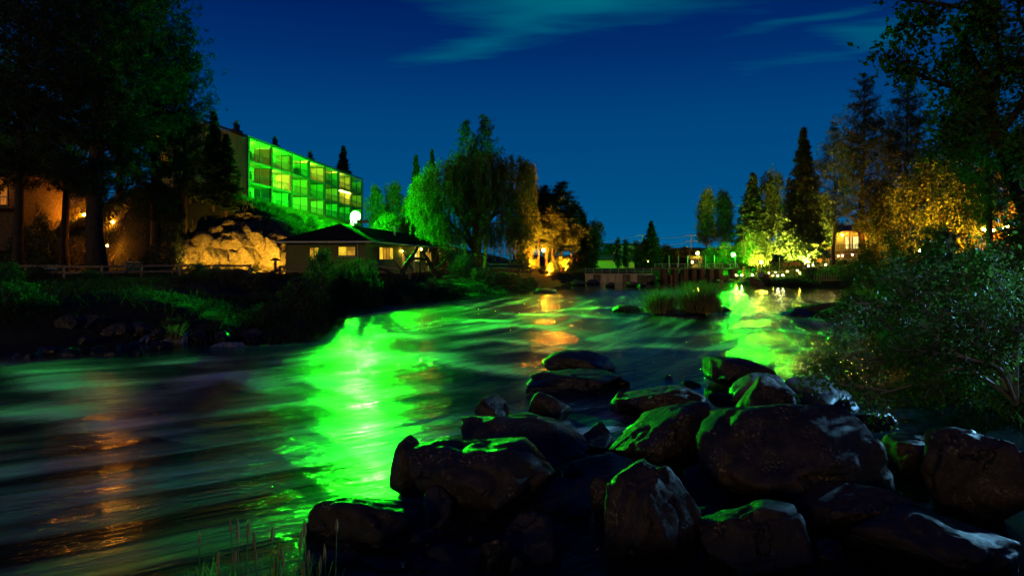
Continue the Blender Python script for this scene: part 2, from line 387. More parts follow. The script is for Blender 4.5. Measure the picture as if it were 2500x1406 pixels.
def G(px, d, dz=0.0):
    x = (px - 1250) / FPX * d; return Vector((x, d, TZ(x, d) + dz))

gx = np.concatenate([np.array([-2500, -1200, -600, -350, -240, -170]), np.arange(-130, -60, 3.0), np.arange(-60, 62, 0.8), np.arange(62, 130, 3.0), np.array([170, 240, 350, 600, 1200, 2500])])
gy = np.concatenate([np.array([-300, -120, -60, -30, -15, -8]), np.arange(-4, 30, 0.6), np.arange(30, 135, 0.8), np.arange(135, 220, 4.0), np.array([250, 300, 400, 600, 1000, 1800, 3000])])
GX, GY = np.meshgrid(gx, gy)
GZ = terrain(GX, GY)
nx, ny = len(gx), len(gy)
ii = np.arange(nx * ny).reshape(ny, nx)
FQ = np.stack([ii[:-1, :-1], ii[:-1, 1:], ii[1:, 1:], ii[1:, :-1]], -1).reshape(-1, 4)
gnd = link('ground', mesh_np('ground', np.stack([GX, GY, GZ], -1).reshape(-1, 3), FQ, M['soil'], True))
struct(gnd, 'dark earthen banks and grassy hillside along the river')

# ------------------------------------------------------------------ river
CL = np.array([(14, 92), (13, 80), (11, 62), (7, 45), (3, 32), (-2, 22), (-9, 15), (-20, 11), (-45, 7), (-90, 4)], float)
def smooth_curve(c, n=40):
    out = []
    for i in range(len(c) - 1):
        p0, p1, p2, p3 = c[max(i - 1, 0)], c[i], c[i + 1], c[min(i + 2, len(c) - 1)]
        for t in np.linspace(0, 1, n, endpoint=False):
            out.append(0.5 * ((2 * p1) + (-p0 + p2) * t + (2 * p0 - 5 * p1 + 4 * p2 - p3) * t * t + (-p0 + 3 * p1 - 3 * p2 + p3) * t ** 3))
    out.append(c[-1]); return np.array(out)
CC = smooth_curve(CL)
CS = np.concatenate([[0], np.cumsum(np.hypot(*np.diff(CC, axis=0).T))])
def flow(x, y):
    bd = np.full(x.shape, 1e9); S = np.zeros(x.shape); T = np.zeros(x.shape)
    for i in range(0, len(CC) - 1, 3):
        a = CC[i]; b = CC[min(i + 3, len(CC) - 1)]; e = b - a; l2 = e @ e
        if l2 < 1e-9: continue
        t = np.clip(((x - a[0]) * e[0] + (y - a[1]) * e[1]) / l2, 0, 1)
        qx = x - a[0] - t * e[0]; qy = y - a[1] - t * e[1]; d = np.hypot(qx, qy)
        m = d < bd; bd = np.where(m, d, bd)
        S = np.where(m, CS[i] + t * math.sqrt(l2), S)
        T = np.where(m, np.sign(e[0] * qy - e[1] * qx) * d, T)
    return S, T
ys = np.concatenate([4.2 * 1.0068 ** np.arange(0, 470)]); ys = ys[ys < 96.0]; ys = np.concatenate([np.linspace(-14, 4.0, 22), ys])
us = np.concatenate([np.linspace(-2.6, -0.95, 80, endpoint=False), np.linspace(-0.95, 0.95, 620), np.linspace(0.96, 1.3, 20)])
UU, YY = np.meshgrid(us, ys)
XX = UU * (np.maximum(YY, 0) * 1.0 + 3.0 + np.maximum(-YY, 0) * 0.5)
SD = river_sd(XX, YY)
SS, TT = flow(XX, YY)
# ridges of the standing waves, traced along their crests: (points on the photo, height, width across, foam)
def wpt(px, py):
    d = DW(py); return np.array([(px - 1250) / FPX * d, d])
RIDGES = [
    ([(-60, 905), (60, 912), (150, 945), (280, 985)], 0.34, 1.1, 1.0),
    ([(-60, 1010), (120, 1020), (340, 1060)], 0.16, 0.9, 0.75),
    ([(430, 960), (560, 925), (690, 965)], 0.16, 0.7, 0.8),
    ([(680, 945), (760, 935), (840, 968)], 0.20, 0.6, 0.8),
    ([(970, 885), (1040, 872), (1130, 900), (1330, 925)], 0.30, 0.75, 1.0),
    ([(1080, 860), (1200, 836), (1340, 850), (1480, 858)], 0.18, 0.7, 0.7),
    ([(1110, 820), (1260, 800), (1380, 812), (1500, 842)], 0.26, 0.9, 1.0),
    ([(1130, 790), (1180, 785), (1230, 790)], 0.20, 0.6, 1.0),
    ([(1240, 768), (1360, 772), (1500, 778)], 0.20, 0.8, 0.9),
    ([(1400, 862), (1560, 848), (1720, 858), (1800, 850), (1950, 855), (2080, 862)], 0.17, 0.7, 0.8),
    ([(1180, 868), (1300, 858), (1430, 880)], 0.12, 0.6, 0.5),
    ([(1650, 822), (1800, 812), (1900, 808), (2070, 826)], 0.14, 0.8, 0.55),
    ([(1780, 790), (1860, 776), (1960, 786)], 0.16, 0.8, 0.6),
    ([(880, 838), (960, 822), (1070, 840)], 0.22, 0.9, 0.55),
    ([(680, 900), (850, 868), (1000, 885)], 0.08, 1.0, 0.7),
    ([(380, 905), (440, 890), (530, 902)], 0.16, 0.8, 0.5),
    ([(560, 1020), (700, 985), (900, 1000)], 0.03, 0.7, 0.45),
    ([(880, 1000), (1000, 960), (1160, 950)], 0.03, 0.6, 0.4),
    ([(700, 1085), (860, 1050), (1050, 1040)], 0.025, 0.5, 0.45),
    ([(850, 1130), (960, 1120), (1050, 1150)], 0.02, 0.4, 0.35),
    ([(1340, 760), (1500, 752), (1640, 760)], 0.10, 0.8, 0.4),
    ([(1410, 1080), (1480, 1040), (1500, 1010)], 0.05, 0.25, 0.6),
    ([(1300, 960), (1330, 925), (1345, 900)], 0.08, 0.25, 0.9),
]
HZ = np.zeros(XX.shape); FO = np.zeros(XX.shape)
wob = n2(SS, TT, 0.55, 3, 9.0)
for k, (pts, h, wd, fo) in enumerate(RIDGES):
    q = smooth_curve(np.array([wpt(*p) for p in pts]), 8)
    L = np.concatenate([[0], np.cumsum(np.hypot(*np.diff(q, axis=0).T))]); L /= L[-1]
    lo, hi = q.min(0) - 4, q.max(0) + 4
    m = (XX > lo[0]) & (XX < hi[0]) & (YY > lo[1]) & (YY < hi[1])
    x, y = XX[m], YY[m]
    bd = np.full(x.shape, 1e9); al = np.zeros(x.shape); sg = np.zeros(x.shape)
    for i in range(len(q) - 1):
        e = q[i + 1] - q[i]; l2 = e @ e + 1e-9
        t = np.clip(((x - q[i, 0]) * e[0] + (y - q[i, 1]) * e[1]) / l2, 0, 1)
        qx, qy = x - q[i, 0] - t * e[0], y - q[i, 1] - t * e[1]; d = np.hypot(qx, qy)
        c = d < bd; bd = np.where(c, d, bd); al = np.where(c, L[i] + t * (L[i + 1] - L[i]), al); sg = np.where(c, np.sign(e[0] * qy - e[1] * qx), sg)
    sd = bd * sg + 0.30 * wd * wob[m]                      # + is the upstream side
    env = np.sin(np.pi * np.clip(al, 0.04, 0.96)) ** 0.6
    up = np.exp(-(np.maximum(sd, 0) / (wd * 2.2)) ** 1.5); dn = np.exp(-(np.maximum(-sd, 0) / (wd * 1.0)) ** 2)
    prof = np.where(sd > 0, up, dn)
    HZ[m] += 0.32 * h * env * prof
    fup = np.exp(-(np.maximum(sd, 0) / (wd * 1.15)) ** 1.4); fdn = np.exp(-(np.maximum(-sd, 0) / (wd * 0.5)) ** 2)
    FO[m] = np.maximum(FO[m], fo * env * np.where(sd > 0, fup, fdn))
rapid = sstep((70 - YY) / 25) * sstep(-SD / 2.5)
calm = np.clip(sstep((XX - 0.15 * YY + 0.6) / 2.2) * sstep((17.5 - YY) / 2.0), 0, 1)       # the still pools between the foreground rocks
rapid = rapid * (1 - calm)
st = n2(SS * 0.22, TT * 1.0, 0.75, 3, 1.7)
HZ += rapid * (0.030 * st + 0.022 * n2(SS * 0.25, TT, 2.2, 3, 5.5)) + 0.006 * n2(XX * 0.5, YY, 1.6, 3, 8.0)
streak = np.clip(0.5 + 1.3 * n2(SS * 0.10, TT, 1.5, 4, 2.2), 0, 1.4)
patch = sstep(0.42 + 1.3 * n2(SS * 0.5, TT, 0.22, 2, 6.1))
FO = np.clip(FO * (0.32 + 0.95 * streak) + rapid * 0.34 * patch * np.clip(streak - 0.35, 0, 1), 0, 1)
WV = np.stack([XX, YY, HZ], -1).reshape(-1, 3)
ny_, nx_ = XX.shape; ii = np.arange(nx_ * ny_).reshape(ny_, nx_)
FQ = np.stack([ii[:-1, :-1], ii[:-1, 1:], ii[1:, 1:], ii[1:, :-1]], -1).reshape(-1, 4)
keep = (SD.ravel()[FQ].min(1) < 1.5); FQ = FQ[keep]
used = np.unique(FQ); rem = np.full(len(WV), -1); rem[used] = np.arange(len(used))
wme = mesh_np('river', WV[used], rem[FQ], None, True)
at = wme.attributes.new('foam', 'FLOAT', 'POINT'); at.data.foreach_set('value', FO.ravel()[used].astype(np.float32))
at = wme.attributes.new('flow', 'FLOAT_VECTOR', 'POINT'); at.data.foreach_set('vector', np.stack([SS, TT, 0 * SS], -1).reshape(-1, 3)[used].astype(np.float32).ravel())
at = wme.attributes.new('rapid', 'FLOAT', 'POINT'); at.data.foreach_set('value', rapid.ravel()[used].astype(np.float32))
def water_material():
    m = bpy.data.materials.new('water'); m.use_nodes = True; t = m.node_tree; b = t.nodes['Principled BSDF']; N = t.nodes.new; L = t.links.new
    def attr(n):
        a = N('ShaderNodeAttribute'); a.attribute_name = n; return a
    fl = attr('flow').outputs['Vector']; fo = attr('foam').outputs['Fac']; ra = attr('rapid').outputs['Fac']
    def noise(sx, sy, s, d=4, r=0.6):
        mp = N('ShaderNodeMapping'); mp.inputs['Scale'].default_value = (sx, sy, 1); L(fl, mp.inputs[0])
        n = N('ShaderNodeTexNoise'); n.inputs['Scale'].default_value = s; n.inputs['Detail'].default_value = d; n.inputs['Roughness'].default_value = r; L(mp.outputs[0], n.inputs['Vector']); return n.outputs['Fac']
    def math_(op, a, c, clamp=False):
        n = N('ShaderNodeMath'); n.operation = op; n.use_clamp = clamp
        for i, v in enumerate((a, c)):
            if isinstance(v, (int, float)): n.inputs[i].default_value = v
            else: L(v, n.inputs[i])
        return n.outputs[0]
    fine = noise(0.16, 1.6, 3.2, 5, 0.65)
    f = math_('MULTIPLY', fo, math_('ADD', math_('MULTIPLY', fine, 1.5), 0.15), True)
    mx = N('ShaderNodeMixRGB'); L(f, mx.inputs[0]); mx.inputs[1].default_value = (0.004, 0.010, 0.012, 1); mx.inputs[2].default_value = (0.80, 0.84, 0.84, 1)
    L(mx.outputs[0], b.inputs['Base Color'])
    L(math_('ADD', math_('ADD', math_('MULTIPLY', f, 0.36), math_('MULTIPLY', ra, 0.07)), 0.08), b.inputs['Roughness'])
    L(math_('MULTIPLY', f, 0.5), b.inputs['Sheen Weight']); b.inputs['Sheen Roughness'].default_value = 0.45
    b.subsurface_method = 'BURLEY'; L(math_('MULTIPLY', f, 1.0, True), b.inputs['Subsurface Weight']); b.inputs['Subsurface Radius'].default_value = (1.0, 1.0, 1.0); b.inputs['Subsurface Scale'].default_value = 0.5
    b.inputs['IOR'].default_value = 1.33; L(math_('ADD', math_('MULTIPLY', f, -0.16), 0.22), b.inputs['Specular IOR Level'])
    bp = N('ShaderNodeBump'); bp.inputs['Distance'].default_value = 0.30; L(math_('ADD', math_('MULTIPLY', ra, 0.9), 0.02), bp.inputs['Strength']); L(noise(0.22, 1.2, 2.4, 4, 0.6), bp.inputs['Height'])
    bp2 = N('ShaderNodeBump'); bp2.inputs['Distance'].default_value = 0.09; L(math_('ADD', math_('MULTIPLY', ra, 0.8), 0.02), bp2.inputs['Strength']); L(noise(0.35, 1.6, 11, 3, 0.6), bp2.inputs['Height']); L(bp.outputs[0], bp2.inputs['Normal'])
    bp3 = N('ShaderNodeBump'); bp3.inputs['Distance'].default_value = 0.16; L(math_('MULTIPLY', f, 1.0), bp3.inputs['Strength']); L(noise(0.6, 1.6, 16, 3, 0.7), bp3.inputs['Height']); L(bp2.outputs[0], bp3.inputs['Normal'])
    L(bp3.outputs[0], b.inputs['Normal'])
    M['water'] = m; return m
wme.materials.append(water_material())
struct(link('river', wme), 'dark rushing river with silky green-lit rapids')

# ------------------------------------------------------------------ buildings
E_ANG = math.atan2(0.9955, 0.0946)                  # both buildings run along the river: local x away from the camera, local y away from the water
def glass_lit(name, col, s): return emat(name, col, s, 0.45)
M['lit_pane'] = glass_lit('lit_pane', (1.0, 0.62, 0.03), 0.95)
M['lit_pane_dim'] = glass_lit('lit_pane_dim', (1.0, 0.50, 0.04), 0.42)
M['lit_pane_pale'] = glass_lit('lit_pane_pale', (1.0, 0.85, 0.25), 1.3)
M['lit_curtain'] = glass_lit('lit_curtain', (1.0, 0.30, 0.04), 0.40)

# hotel on the cliff
HX, HY, HB, ST, BAY = -33.3, 86.0, 10.1, 2.68, 6.54
hot = thing('hotel_building', 'long three-storey hotel with recessed balconies lit green on top of the cliff', 'building', (HX, HY, HB), E_ANG)
TOP = 3 * ST
LEN = 7 * BAY
SL = 0.36                                             # the roof rises away from the river
for k in range(20):                                  # vertical boards of the end wall
    y0, y1 = k * 0.6, k * 0.6 + 0.575
    za, zb = TOP + 0.08 + SL * y0, TOP + 0.08 + SL * y1
    MB().add([(-0.30, y0, -1.4), (-0.30, y1, -1.4), (-0.30, y1, zb), (-0.30, y0, za), (-0.18, y0, -1.4), (-0.18, y1, -1.4), (-0.18, y1, zb), (-0.18, y0, za)],
             [(0, 3, 2, 1), (4, 5, 6, 7), (0, 1, 5, 4), (1, 2, 6, 5), (2, 3, 7, 6), (3, 0, 4, 7)]).build('siding_board', M['tan_siding'], hot)
MB().add([(-0.55, -0.3, TOP + 0.12), (LEN + 0.4, -0.3, TOP + 0.12), (LEN + 0.4, 12.3, TOP + 0.12 + SL * 12.6), (-0.55, 12.3, TOP + 0.12 + SL * 12.6), (-0.55, -0.3, TOP + 0.36), (LEN + 0.4, -0.3, TOP + 0.36), (LEN + 0.4, 12.3, TOP + 0.36 + SL * 12.6), (-0.55, 12.3, TOP + 0.36 + SL * 12.6)],
         [(0, 3, 2, 1), (4, 5, 6, 7), (0, 1, 5, 4), (1, 2, 6, 5), (2, 3, 7, 6), (3, 0, 4, 7)]).build('roof', M['dark_trim'], hot)
MB().box(-0.17, LEN + 0.2, 2.25, 12, -1.5, TOP + 0.1).build('back_wall', M['white_wall'], hot)
for f in range(3):
    z = f * ST
    MB().box(0.0, LEN + 0.1, -0.12, 2.24, z - 0.24, z).build('floor_slab', M['slab'], hot)
MB().box(0.0, LEN + 0.1, -0.12, 2.24, TOP - 0.06, TOP + 0.11).build('ceiling_slab', M['white_wall'], hot)
MB().box(0.0, LEN, 0.2, 2.2, -1.6, -0.25).build('foundation', M['concrete'], hot)
for k in range(8):
    x = k * BAY
    MB().box(x - 0.22, x + 0.22, -0.20, 0.10, -1.4, TOP + 0.12).build('corner_post', M['dark_trim'], hot)
    for f in range(3):
        MB().box(x - 0.08, x + 0.08, 0.11, 2.24, f * ST + 0.005, (f + 1) * ST - 0.245).build('partition', M['partition' if (k * 3 + f) % 3 else 'white_wall'], hot)
lit = {(0, 2): 'door', (1, 1): 'full', (5, 1): 'string', (3, 2): 'half', (5, 2): 'half', (1, 2): 'door', (2, 1): 'dim', (0, 1): 'door', (2, 0): 'dim', (6, 1): 'dim', (4, 1): 'dim', (3, 0): 'dim'}
rail_bar = MB().box(-0.012, 0.012, -0.012, 0.012, 0.08, 0.98).mesh('baluster', M['black_metal'])
for k in range(7):
    for f in range(3):
        x0, z0 = k * BAY, f * ST
        MB().box(x0 + BAY * 0.5 - 0.05, x0 + BAY * 0.5 + 0.05, -0.10, 0.0, z0 + 0.004, z0 + ST - 0.25).build('mullion', M['dark_trim'], hot)
        rl = MB().box(x0 + 0.18, x0 + BAY - 0.18, -0.08, -0.03, z0 + 0.98, z0 + 1.04).box(x0 + 0.18, x0 + BAY - 0.18, -0.07, -0.04, z0 + 0.06, z0 + 0.10).build('balcony_rail', M['black_metal'], hot)
        bars = MB()
        for q in range(1, 30):
            xx = x0 + 0.18 + q * (BAY - 0.36) / 30; bars.box(xx - 0.010, xx + 0.010, -0.065, -0.045, z0 + 0.1, z0 + 0.98)
        o = bars.build('balusters', M['black_metal'], rl)
        kind = lit.get((k, f))
        d0 = x0 + 0.55
        dr = MB().box(d0, d0 + 1.9, 2.17, 2.245, z0 + 0.01, z0 + 2.1).build('door', M['cream_trim'], hot)
        pm = M['lit_pane_pale'] if kind in ('door', 'full') else (M['lit_pane'] if kind else M['door_glass'])
        MB().box(d0 + 0.08, d0 + 0.92, 2.15, 2.168, z0 + 0.1, z0 + 2.0).build('pane', pm, dr)
        MB().box(d0 + 0.98, d0 + 1.82, 2.15, 2.168, z0 + 0.1, z0 + 2.0).build('pane', pm if kind in ('full', 'string') else M['door_glass'], dr)
        wnd = MB().box(x0 + 3.9, x0 + 5.5, 2.18, 2.245, z0 + 0.9, z0 + 2.0).build('window', M['dark_trim'], hot)
        MB().box(x0 + 3.98, x0 + 5.42, 2.16, 2.178, z0 + 0.98, z0 + 1.92).build('pane', M['lit_pane'] if kind in ('string',) else M['door_glass'], wnd)
        if kind in ('full', 'half', 'door', 'dim'):
            bulb('ceiling_light', hot, (x0 + 2.2, 1.4, z0 + ST - 0.42), 0.08, {'full': 1500, 'half': 700, 'door': 160, 'dim': 120}[kind], YELLOW)
        if kind == 'string':
            MB().tube([(x0 + 0.2, 0.05, z0 + ST - 0.34), (x0 + BAY - 0.2, 0.05, z0 + ST - 0.34)], 0.012, 4).build('light_string', M['black_metal'], hot)
            for q in range(12):
                bulb('string_bulb', hot, (x0 + 0.4 + q * 0.52, 0.05, z0 + ST - 0.42 - 0.05 * (q % 2)), 0.05, 55, YELLOW)
for (x, w, n) in ((0.3, 1.5, 4), (11.5, 1.5, 4), (24.5, 1.7, 4)):
    ch = MB().box(x - 0.1, x + w + 0.1, 1.6, 2.4, TOP + 0.6, TOP + 1.35).build('vent_curb', M['dark_trim'], hot)
    for q in range(n):
        MB().tube([(x + w * (q + 0.5) / n, 2.0, TOP + 1.36), (x + w * (q + 0.5) / n, 2.0, TOP + 1.9 + 0.25 * ((q * 7) % 3))], 0.13, 8).tube([(x + w * (q + 0.5) / n, 2.0, TOP + 1.92 + 0.25 * ((q * 7) % 3)), (x + w * (q + 0.5) / n, 2.0, TOP + 2.1 + 0.25 * ((q * 7) % 3))], 0.2, 8).build('vent_pipe', M['black_metal'], ch)

def hloc(x, y, z): 
    return hot.matrix_basis @ Vector((x, y, z))
bpy.context.view_layer.update()
def chair(name, label, loc, rz, m, cat='chair', group=None):
    t = thing(name, label, cat, loc, rz, group)
    MB().box(-0.27, 0.27, -0.27, 0.27, 0.40, 0.46).build('seat', m, t)
    MB().box(-0.27, 0.27, 0.22, 0.28, 0.47, 0.95).build('backrest', m, t)
    for a in (-1, 1):
        for b in (-1, 1): MB().box(a * 0.24 - 0.025, a * 0.24 + 0.025, b * 0.23 - 0.025, b * 0.23 + 0.025, 0, 0.398).build('leg', m, t)
        MB().box(a * 0.27 - 0.03, a * 0.27 + 0.03, -0.25, 0.21, 0.62, 0.66).build('armrest', m, t)
    return t
def table(name, label, loc, rz, m):
    t = thing(name, label, 'table', loc, rz)
    MB().lathe([(0.01, 0.74), (0.5, 0.74), (0.5, 0.70), (0.01, 0.70)], 14).build('table_top', m, t)
    MB().tube([(0, 0, 0), (0, 0, 0.70)], 0.04, 6).build('leg', m, t)
    MB().lathe([(0.01, 0.03), (0.25, 0.03), (0.25, 0), (0.01, 0)], 10).build('base', m, t)
chair('balcony_chair', 'pale chair on the yellow-lit middle balcony near the hotel end wall', hloc(BAY + 3.3, 0.9, ST), E_ANG + 0.6, M['cream_trim'])
chair('balcony_chair', 'pale chair by the striped side wall of the yellow-lit middle balcony', hloc(BAY + 4.9, 0.7, ST), E_ANG - 0.5, M['cream_trim'])
table('balcony_table', 'round table on the top balcony next to the end wall bay', hloc(BAY + 1.6, 0.9, 2 * ST), 0, M['dark_wood'])
chair('balcony_chair', 'dark chair on the top balcony nearest the tan end wall', hloc(5.2, 0.8, 2 * ST), E_ANG, M['dark_trim'])
chair('balcony_chair', 'dark chair on the middle balcony nearest the tan end wall', hloc(4.9, 0.8, ST), E_ANG + 0.3, M['dark_trim'])
chair('balcony_chair', 'brown chair on the half-lit yellow top balcony', hloc(3 * BAY + 1.6, 0.8, 2 * ST), E_ANG + 0.4, M['red_wood'])
table('balcony_table', 'round table on the half-lit yellow top balcony', hloc(3 * BAY + 3.0, 0.9, 2 * ST), 0, M['cream_trim'])
chair('balcony_chair', 'wooden chair on the third middle balcony from the end wall', hloc(2 * BAY + 1.8, 0.8, ST), E_ANG + 0.9, M['wood'])
table('balcony_table', 'dark round table on the fourth middle balcony from the end wall', hloc(3 * BAY + 3.2, 0.9, ST), 0, M['dark_trim'])
for k, (bx, fl_, lab) in enumerate(((2.6, 2, 'potted plant on the third top balcony from the end wall'), (2.25, 2, 'tall potted plant in the near corner of the third top balcony'), (0.75, 0, 'potted plant on the lowest balcony nearest the tan end wall'))):
    t = thing('potted_plant', 'dark leafy ' + lab, 'plant', hloc(bx * BAY, 0.8, fl_ * ST), 0)
    MB().lathe([(0.01, 0), (0.16, 0), (0.22, 0.35), (0.01, 0.35)], 10).build('pot', M['brick_red'], t)
    t['_plant'] = 1

# ranch house by the river
RX, RY, RB = -13.3, 62.0, 1.6
RL, RW, RH = 40.0, 7.5, 2.9
hs = thing('ranch_house', 'low olive-sided house with lit yellow windows and dark hip roof by the river', 'house', (RX, RY, RB), E_ANG)
MB().box(0.06, RL, 0.06, RW, -0.6, RH).build('wall', M['olive_siding'], hs)
for k in range(16):                                     # clapboards on the end wall
    z = 0.02 + k * 0.18
    o = MB().add([(0.055, 0, z), (0.055, RW, z), (0.055, RW, z + 0.175), (0.055, 0, z + 0.175), (0.0, 0, z), (0.0, RW, z), (0.035, RW, z + 0.175), (0.035, 0, z + 0.175)],
             [(0, 1, 2, 3), (4, 7, 6, 5), (4, 5, 1, 0), (7, 3, 2, 6), (4, 0, 3, 7), (5, 6, 2, 1)]).build('siding_board', M['olive_siding'], hs)
    o = MB().add([(0.05, 0.055, z), (RL, 0.055, z), (RL, 0.055, z + 0.175), (0.05, 0.055, z + 0.175), (0.05, 0.0, z), (RL, 0.0, z), (RL, 0.035, z + 0.175), (0.05, 0.035, z + 0.175)],
             [(0, 3, 2, 1), (4, 5, 6, 7), (4, 0, 1, 5), (7, 6, 2, 3), (4, 7, 3, 0), (5, 1, 2, 6)]).build('siding_board', M['brown_wall' if k < 7 else 'olive_siding'], hs)
for (x, y) in ((-0.02, -0.02), (-0.02, RW - 0.08)): MB().box(x, x + 0.1, y, y + 0.1, 0, RH).build('corner_trim', M['olive_siding'], hs)
OV = 0.75; RZ = 4.86
mb = MB(); e = RH - 0.02; ez = e + 0.16
v = [(-OV, -OV, e), (RL + OV, -OV, e), (RL + OV, RW + OV, e), (-OV, RW + OV, e), (-OV, -OV, ez), (RL + OV, -OV, ez), (RL + OV, RW + OV, ez), (-OV, RW + OV, ez), (3.9, RW / 2, RZ), (RL - 3.9, RW / 2, RZ)]
mb.add(v, [(0, 3, 2, 1), (0, 1, 5, 4), (1, 2, 6, 5), (2, 3, 7, 6), (3, 0, 4, 7), (4, 5, 9, 8), (5, 6, 9), (6, 7, 8, 9), (7, 4, 8)])
rf = mb.build('roof', M['shingle'], hs)
MB().box(-OV - 0.10, -OV - 0.005, -OV, RW + OV, e + 0.01, ez - 0.01).build('gutter', M['cream_trim'], rf)
MB().box(-OV, RL + OV, -OV - 0.10, -OV - 0.005, e + 0.01, ez - 0.01).build('gutter', M['cream_trim'], rf)
MB().tube([(18.0, 2.2, 3.3), (18.0, 2.2, 5.0)], 0.13, 8).tube([(18.0, 2.2, 5.02), (18.0, 2.2, 5.16)], 0.2, 8).build('flue_pipe', M['grey_metal'], rf)
MB().tube([(19.0, 2.4, 3.3), (19.0, 2.4, 4.7)], 0.09, 8).build('flue_pipe', M['grey_metal'], rf)
MB().tube([(0.0 - 0.08, 0.7, 0.0), (-0.08, 0.7, RH - 0.1)], 0.05, 6).build('downpipe', M['cream_trim'], hs)
def win_end(y0, y1, z0, z1, panes):
    fr = MB().box(-0.07, 0.03, y0 - 0.08, y1 + 0.08, z0 - 0.08, z0).box(-0.07, 0.03, y0 - 0.08, y1 + 0.08, z1, z1 + 0.08).box(-0.07, 0.03, y0 - 0.08, y0, z0, z1).box(-0.07, 0.03, y1, y1 + 0.08, z0, z1)
    ym = (y0 + y1) / 2; fr.box(-0.066, 0.03, ym - 0.03, ym + 0.03, z0, z1)
    w = fr.build('window', M['dark_trim'], hs)
    MB().box(-0.028, -0.02, y0, ym - 0.03, z0, z1).build('pane', panes[0], w)
    MB().box(-0.028, -0.02, ym + 0.03, y1, z0, z1).build('pane', panes[1], w)
    MB().box(-0.11, 0.03, y0 - 0.12, y1 + 0.12, z0 - 0.14, z0 - 0.085).build('sill', M['cream_trim'], w)
def win_long(x0, x1, z0, z1, panes, n, frame='dark_trim'):
    fr = MB().box(x0 - 0.08, x1 + 0.08, -0.07, 0.03, z0 - 0.08, z0).box(x0 - 0.08, x1 + 0.08, -0.07, 0.03, z1, z1 + 0.08).box(x0 - 0.08, x0, -0.07, 0.03, z0, z1).box(x1, x1 + 0.08, -0.07, 0.03, z0, z1)
    for k in range(1, n): xx = x0 + (x1 - x0) * k / n; fr.box(xx - 0.03, xx + 0.03, -0.066, 0.03, z0, z1)
    w = fr.build('window', M[frame], hs)
    for k in range(n):
        MB().box(x0 + (x1 - x0) * k / n + 0.03, x0 + (x1 - x0) * (k + 1) / n - 0.03, -0.028, -0.02, z0, z1).build('pane', panes[k % len(panes)], w)
win_end(4.4, 5.2, 1.40, 2.45, (M['lit_pane'], M['lit_pane_dim']))
win_end(0.95, 2.5, 1.75, 2.52, (M['lit_pane_dim'], M['lit_pane']))
win_long(4.2, 9.2, 1.40, 2.55, (M['lit_pane'], M['lit_pane_dim'], M['lit_pane_dim'], M['lit_pane']), 4)
win_long(18.5, 22.5, 1.2, 2.5, (M['lit_pane_pale'], M['lit_pane'], M['door_glass']), 3)
win_long(24.5, 28.0, 1.0, 2.3, (M['lit_pane_dim'],), 2)
win_long(32.5, 37.5, 1.1, 2.3, (M['lit_pane'],), 3)
dr = MB().box(13.0, 14.6, -0.07, 0.03, 0.05, 2.35).build('door', M['cream_trim'], hs)
MB().box(13.2, 13.75, -0.095, -0.072, 0.9, 2.15).build('pane', M['lit_pane_dim'], dr)
MB().sphere((14.4, -0.11, 1.05), 0.05, 6, 4).build('handle', M['grey_metal'], dr)
for x in (16.0, 23.6, 30.0): MB().box(x - 0.07, x + 0.07, -OV + 0.05, -OV + 0.19, 0, RH - 0.03).build('porch_post', M['cream_trim'], hs)
MB().box(12.0, 32.0, -OV - 0.9, -0.01, -0.35, -0.02).build('porch_deck', M['wood'], hs)
bulb('porch_light', hs, (12.5, -0.16, 2.3), 0.07, 60, AMBER)
bulb('porch_light', hs, (20.8, -0.35, 2.62), 0.08, 160, AMBER)

# green floodlight on a pole on the slope behind the house
fp = P(868, 528, 92.0); fz = TZ(fp.x, fp.y)
flamp = thing('floodlight', 'glaring green floodlight globe on a braced pole above the house roof', 'lamp', (fp.x, fp.y, fz))
hh = fp.z - fz
MB().tube([(-0.6, 0, -0.4), (-0.6, 0, hh - 0.1)], 0.09, 8).build('pole', M['white_paint'], flamp)
MB().tube([(-0.56, 0.0, hh - 0.9), (0.45, -0.1, hh - 2.2)], 0.06, 6).build('brace', M['white_paint'], flamp)
MB().tube([(0.45, -0.1, -0.4), (0.45, -0.1, hh - 2.2)], 0.05, 6).build('stay', M['white_paint'], flamp)
MB().tube([(-0.6, 0, hh - 0.14), (0, 0, hh)], 0.06, 6).build('arm', M['white_paint'], flamp)
bulb('globe', flamp, (0, 0, hh), 0.66, 80000, GREEN)

rp_ = P(868, 541, 70.9)  # extra light added to brighten the river; visors keep it off bank and rocks
rfl = thing('added_river_light', 'added hooded green light on the house ridge to brighten the river', 'lamp', (rp_.x, rp_.y, 6.15))
MB().tube([(0, 0.1, -0.3), (0, 0.1, rp_.z - 6.2)], 0.05, 6).build('mast', M['white_paint'], rfl)
MB().add([(-0.5, -1.7, rp_.z - 6.15 - 0.47), (0.9, -1.7, rp_.z - 6.15 - 0.47), (0.9, 0.2, rp_.z - 6.15 - 0.45), (-0.5, 0.2, rp_.z - 6.15 - 0.45), (-0.5, -1.7, rp_.z - 6.15 - 0.45), (0.9, -1.7, rp_.z - 6.15 - 0.45), (0.9, 0.2, rp_.z - 6.15 - 0.43), (-0.5, 0.2, rp_.z - 6.15 - 0.43)], [(0, 3, 2, 1), (4, 5, 6, 7), (0, 1, 5, 4), (1, 2, 6, 5), (2, 3, 7, 6), (3, 0, 4, 7)]).build('shield', M['black_metal'], rfl)
zc = rp_.z - 6.15
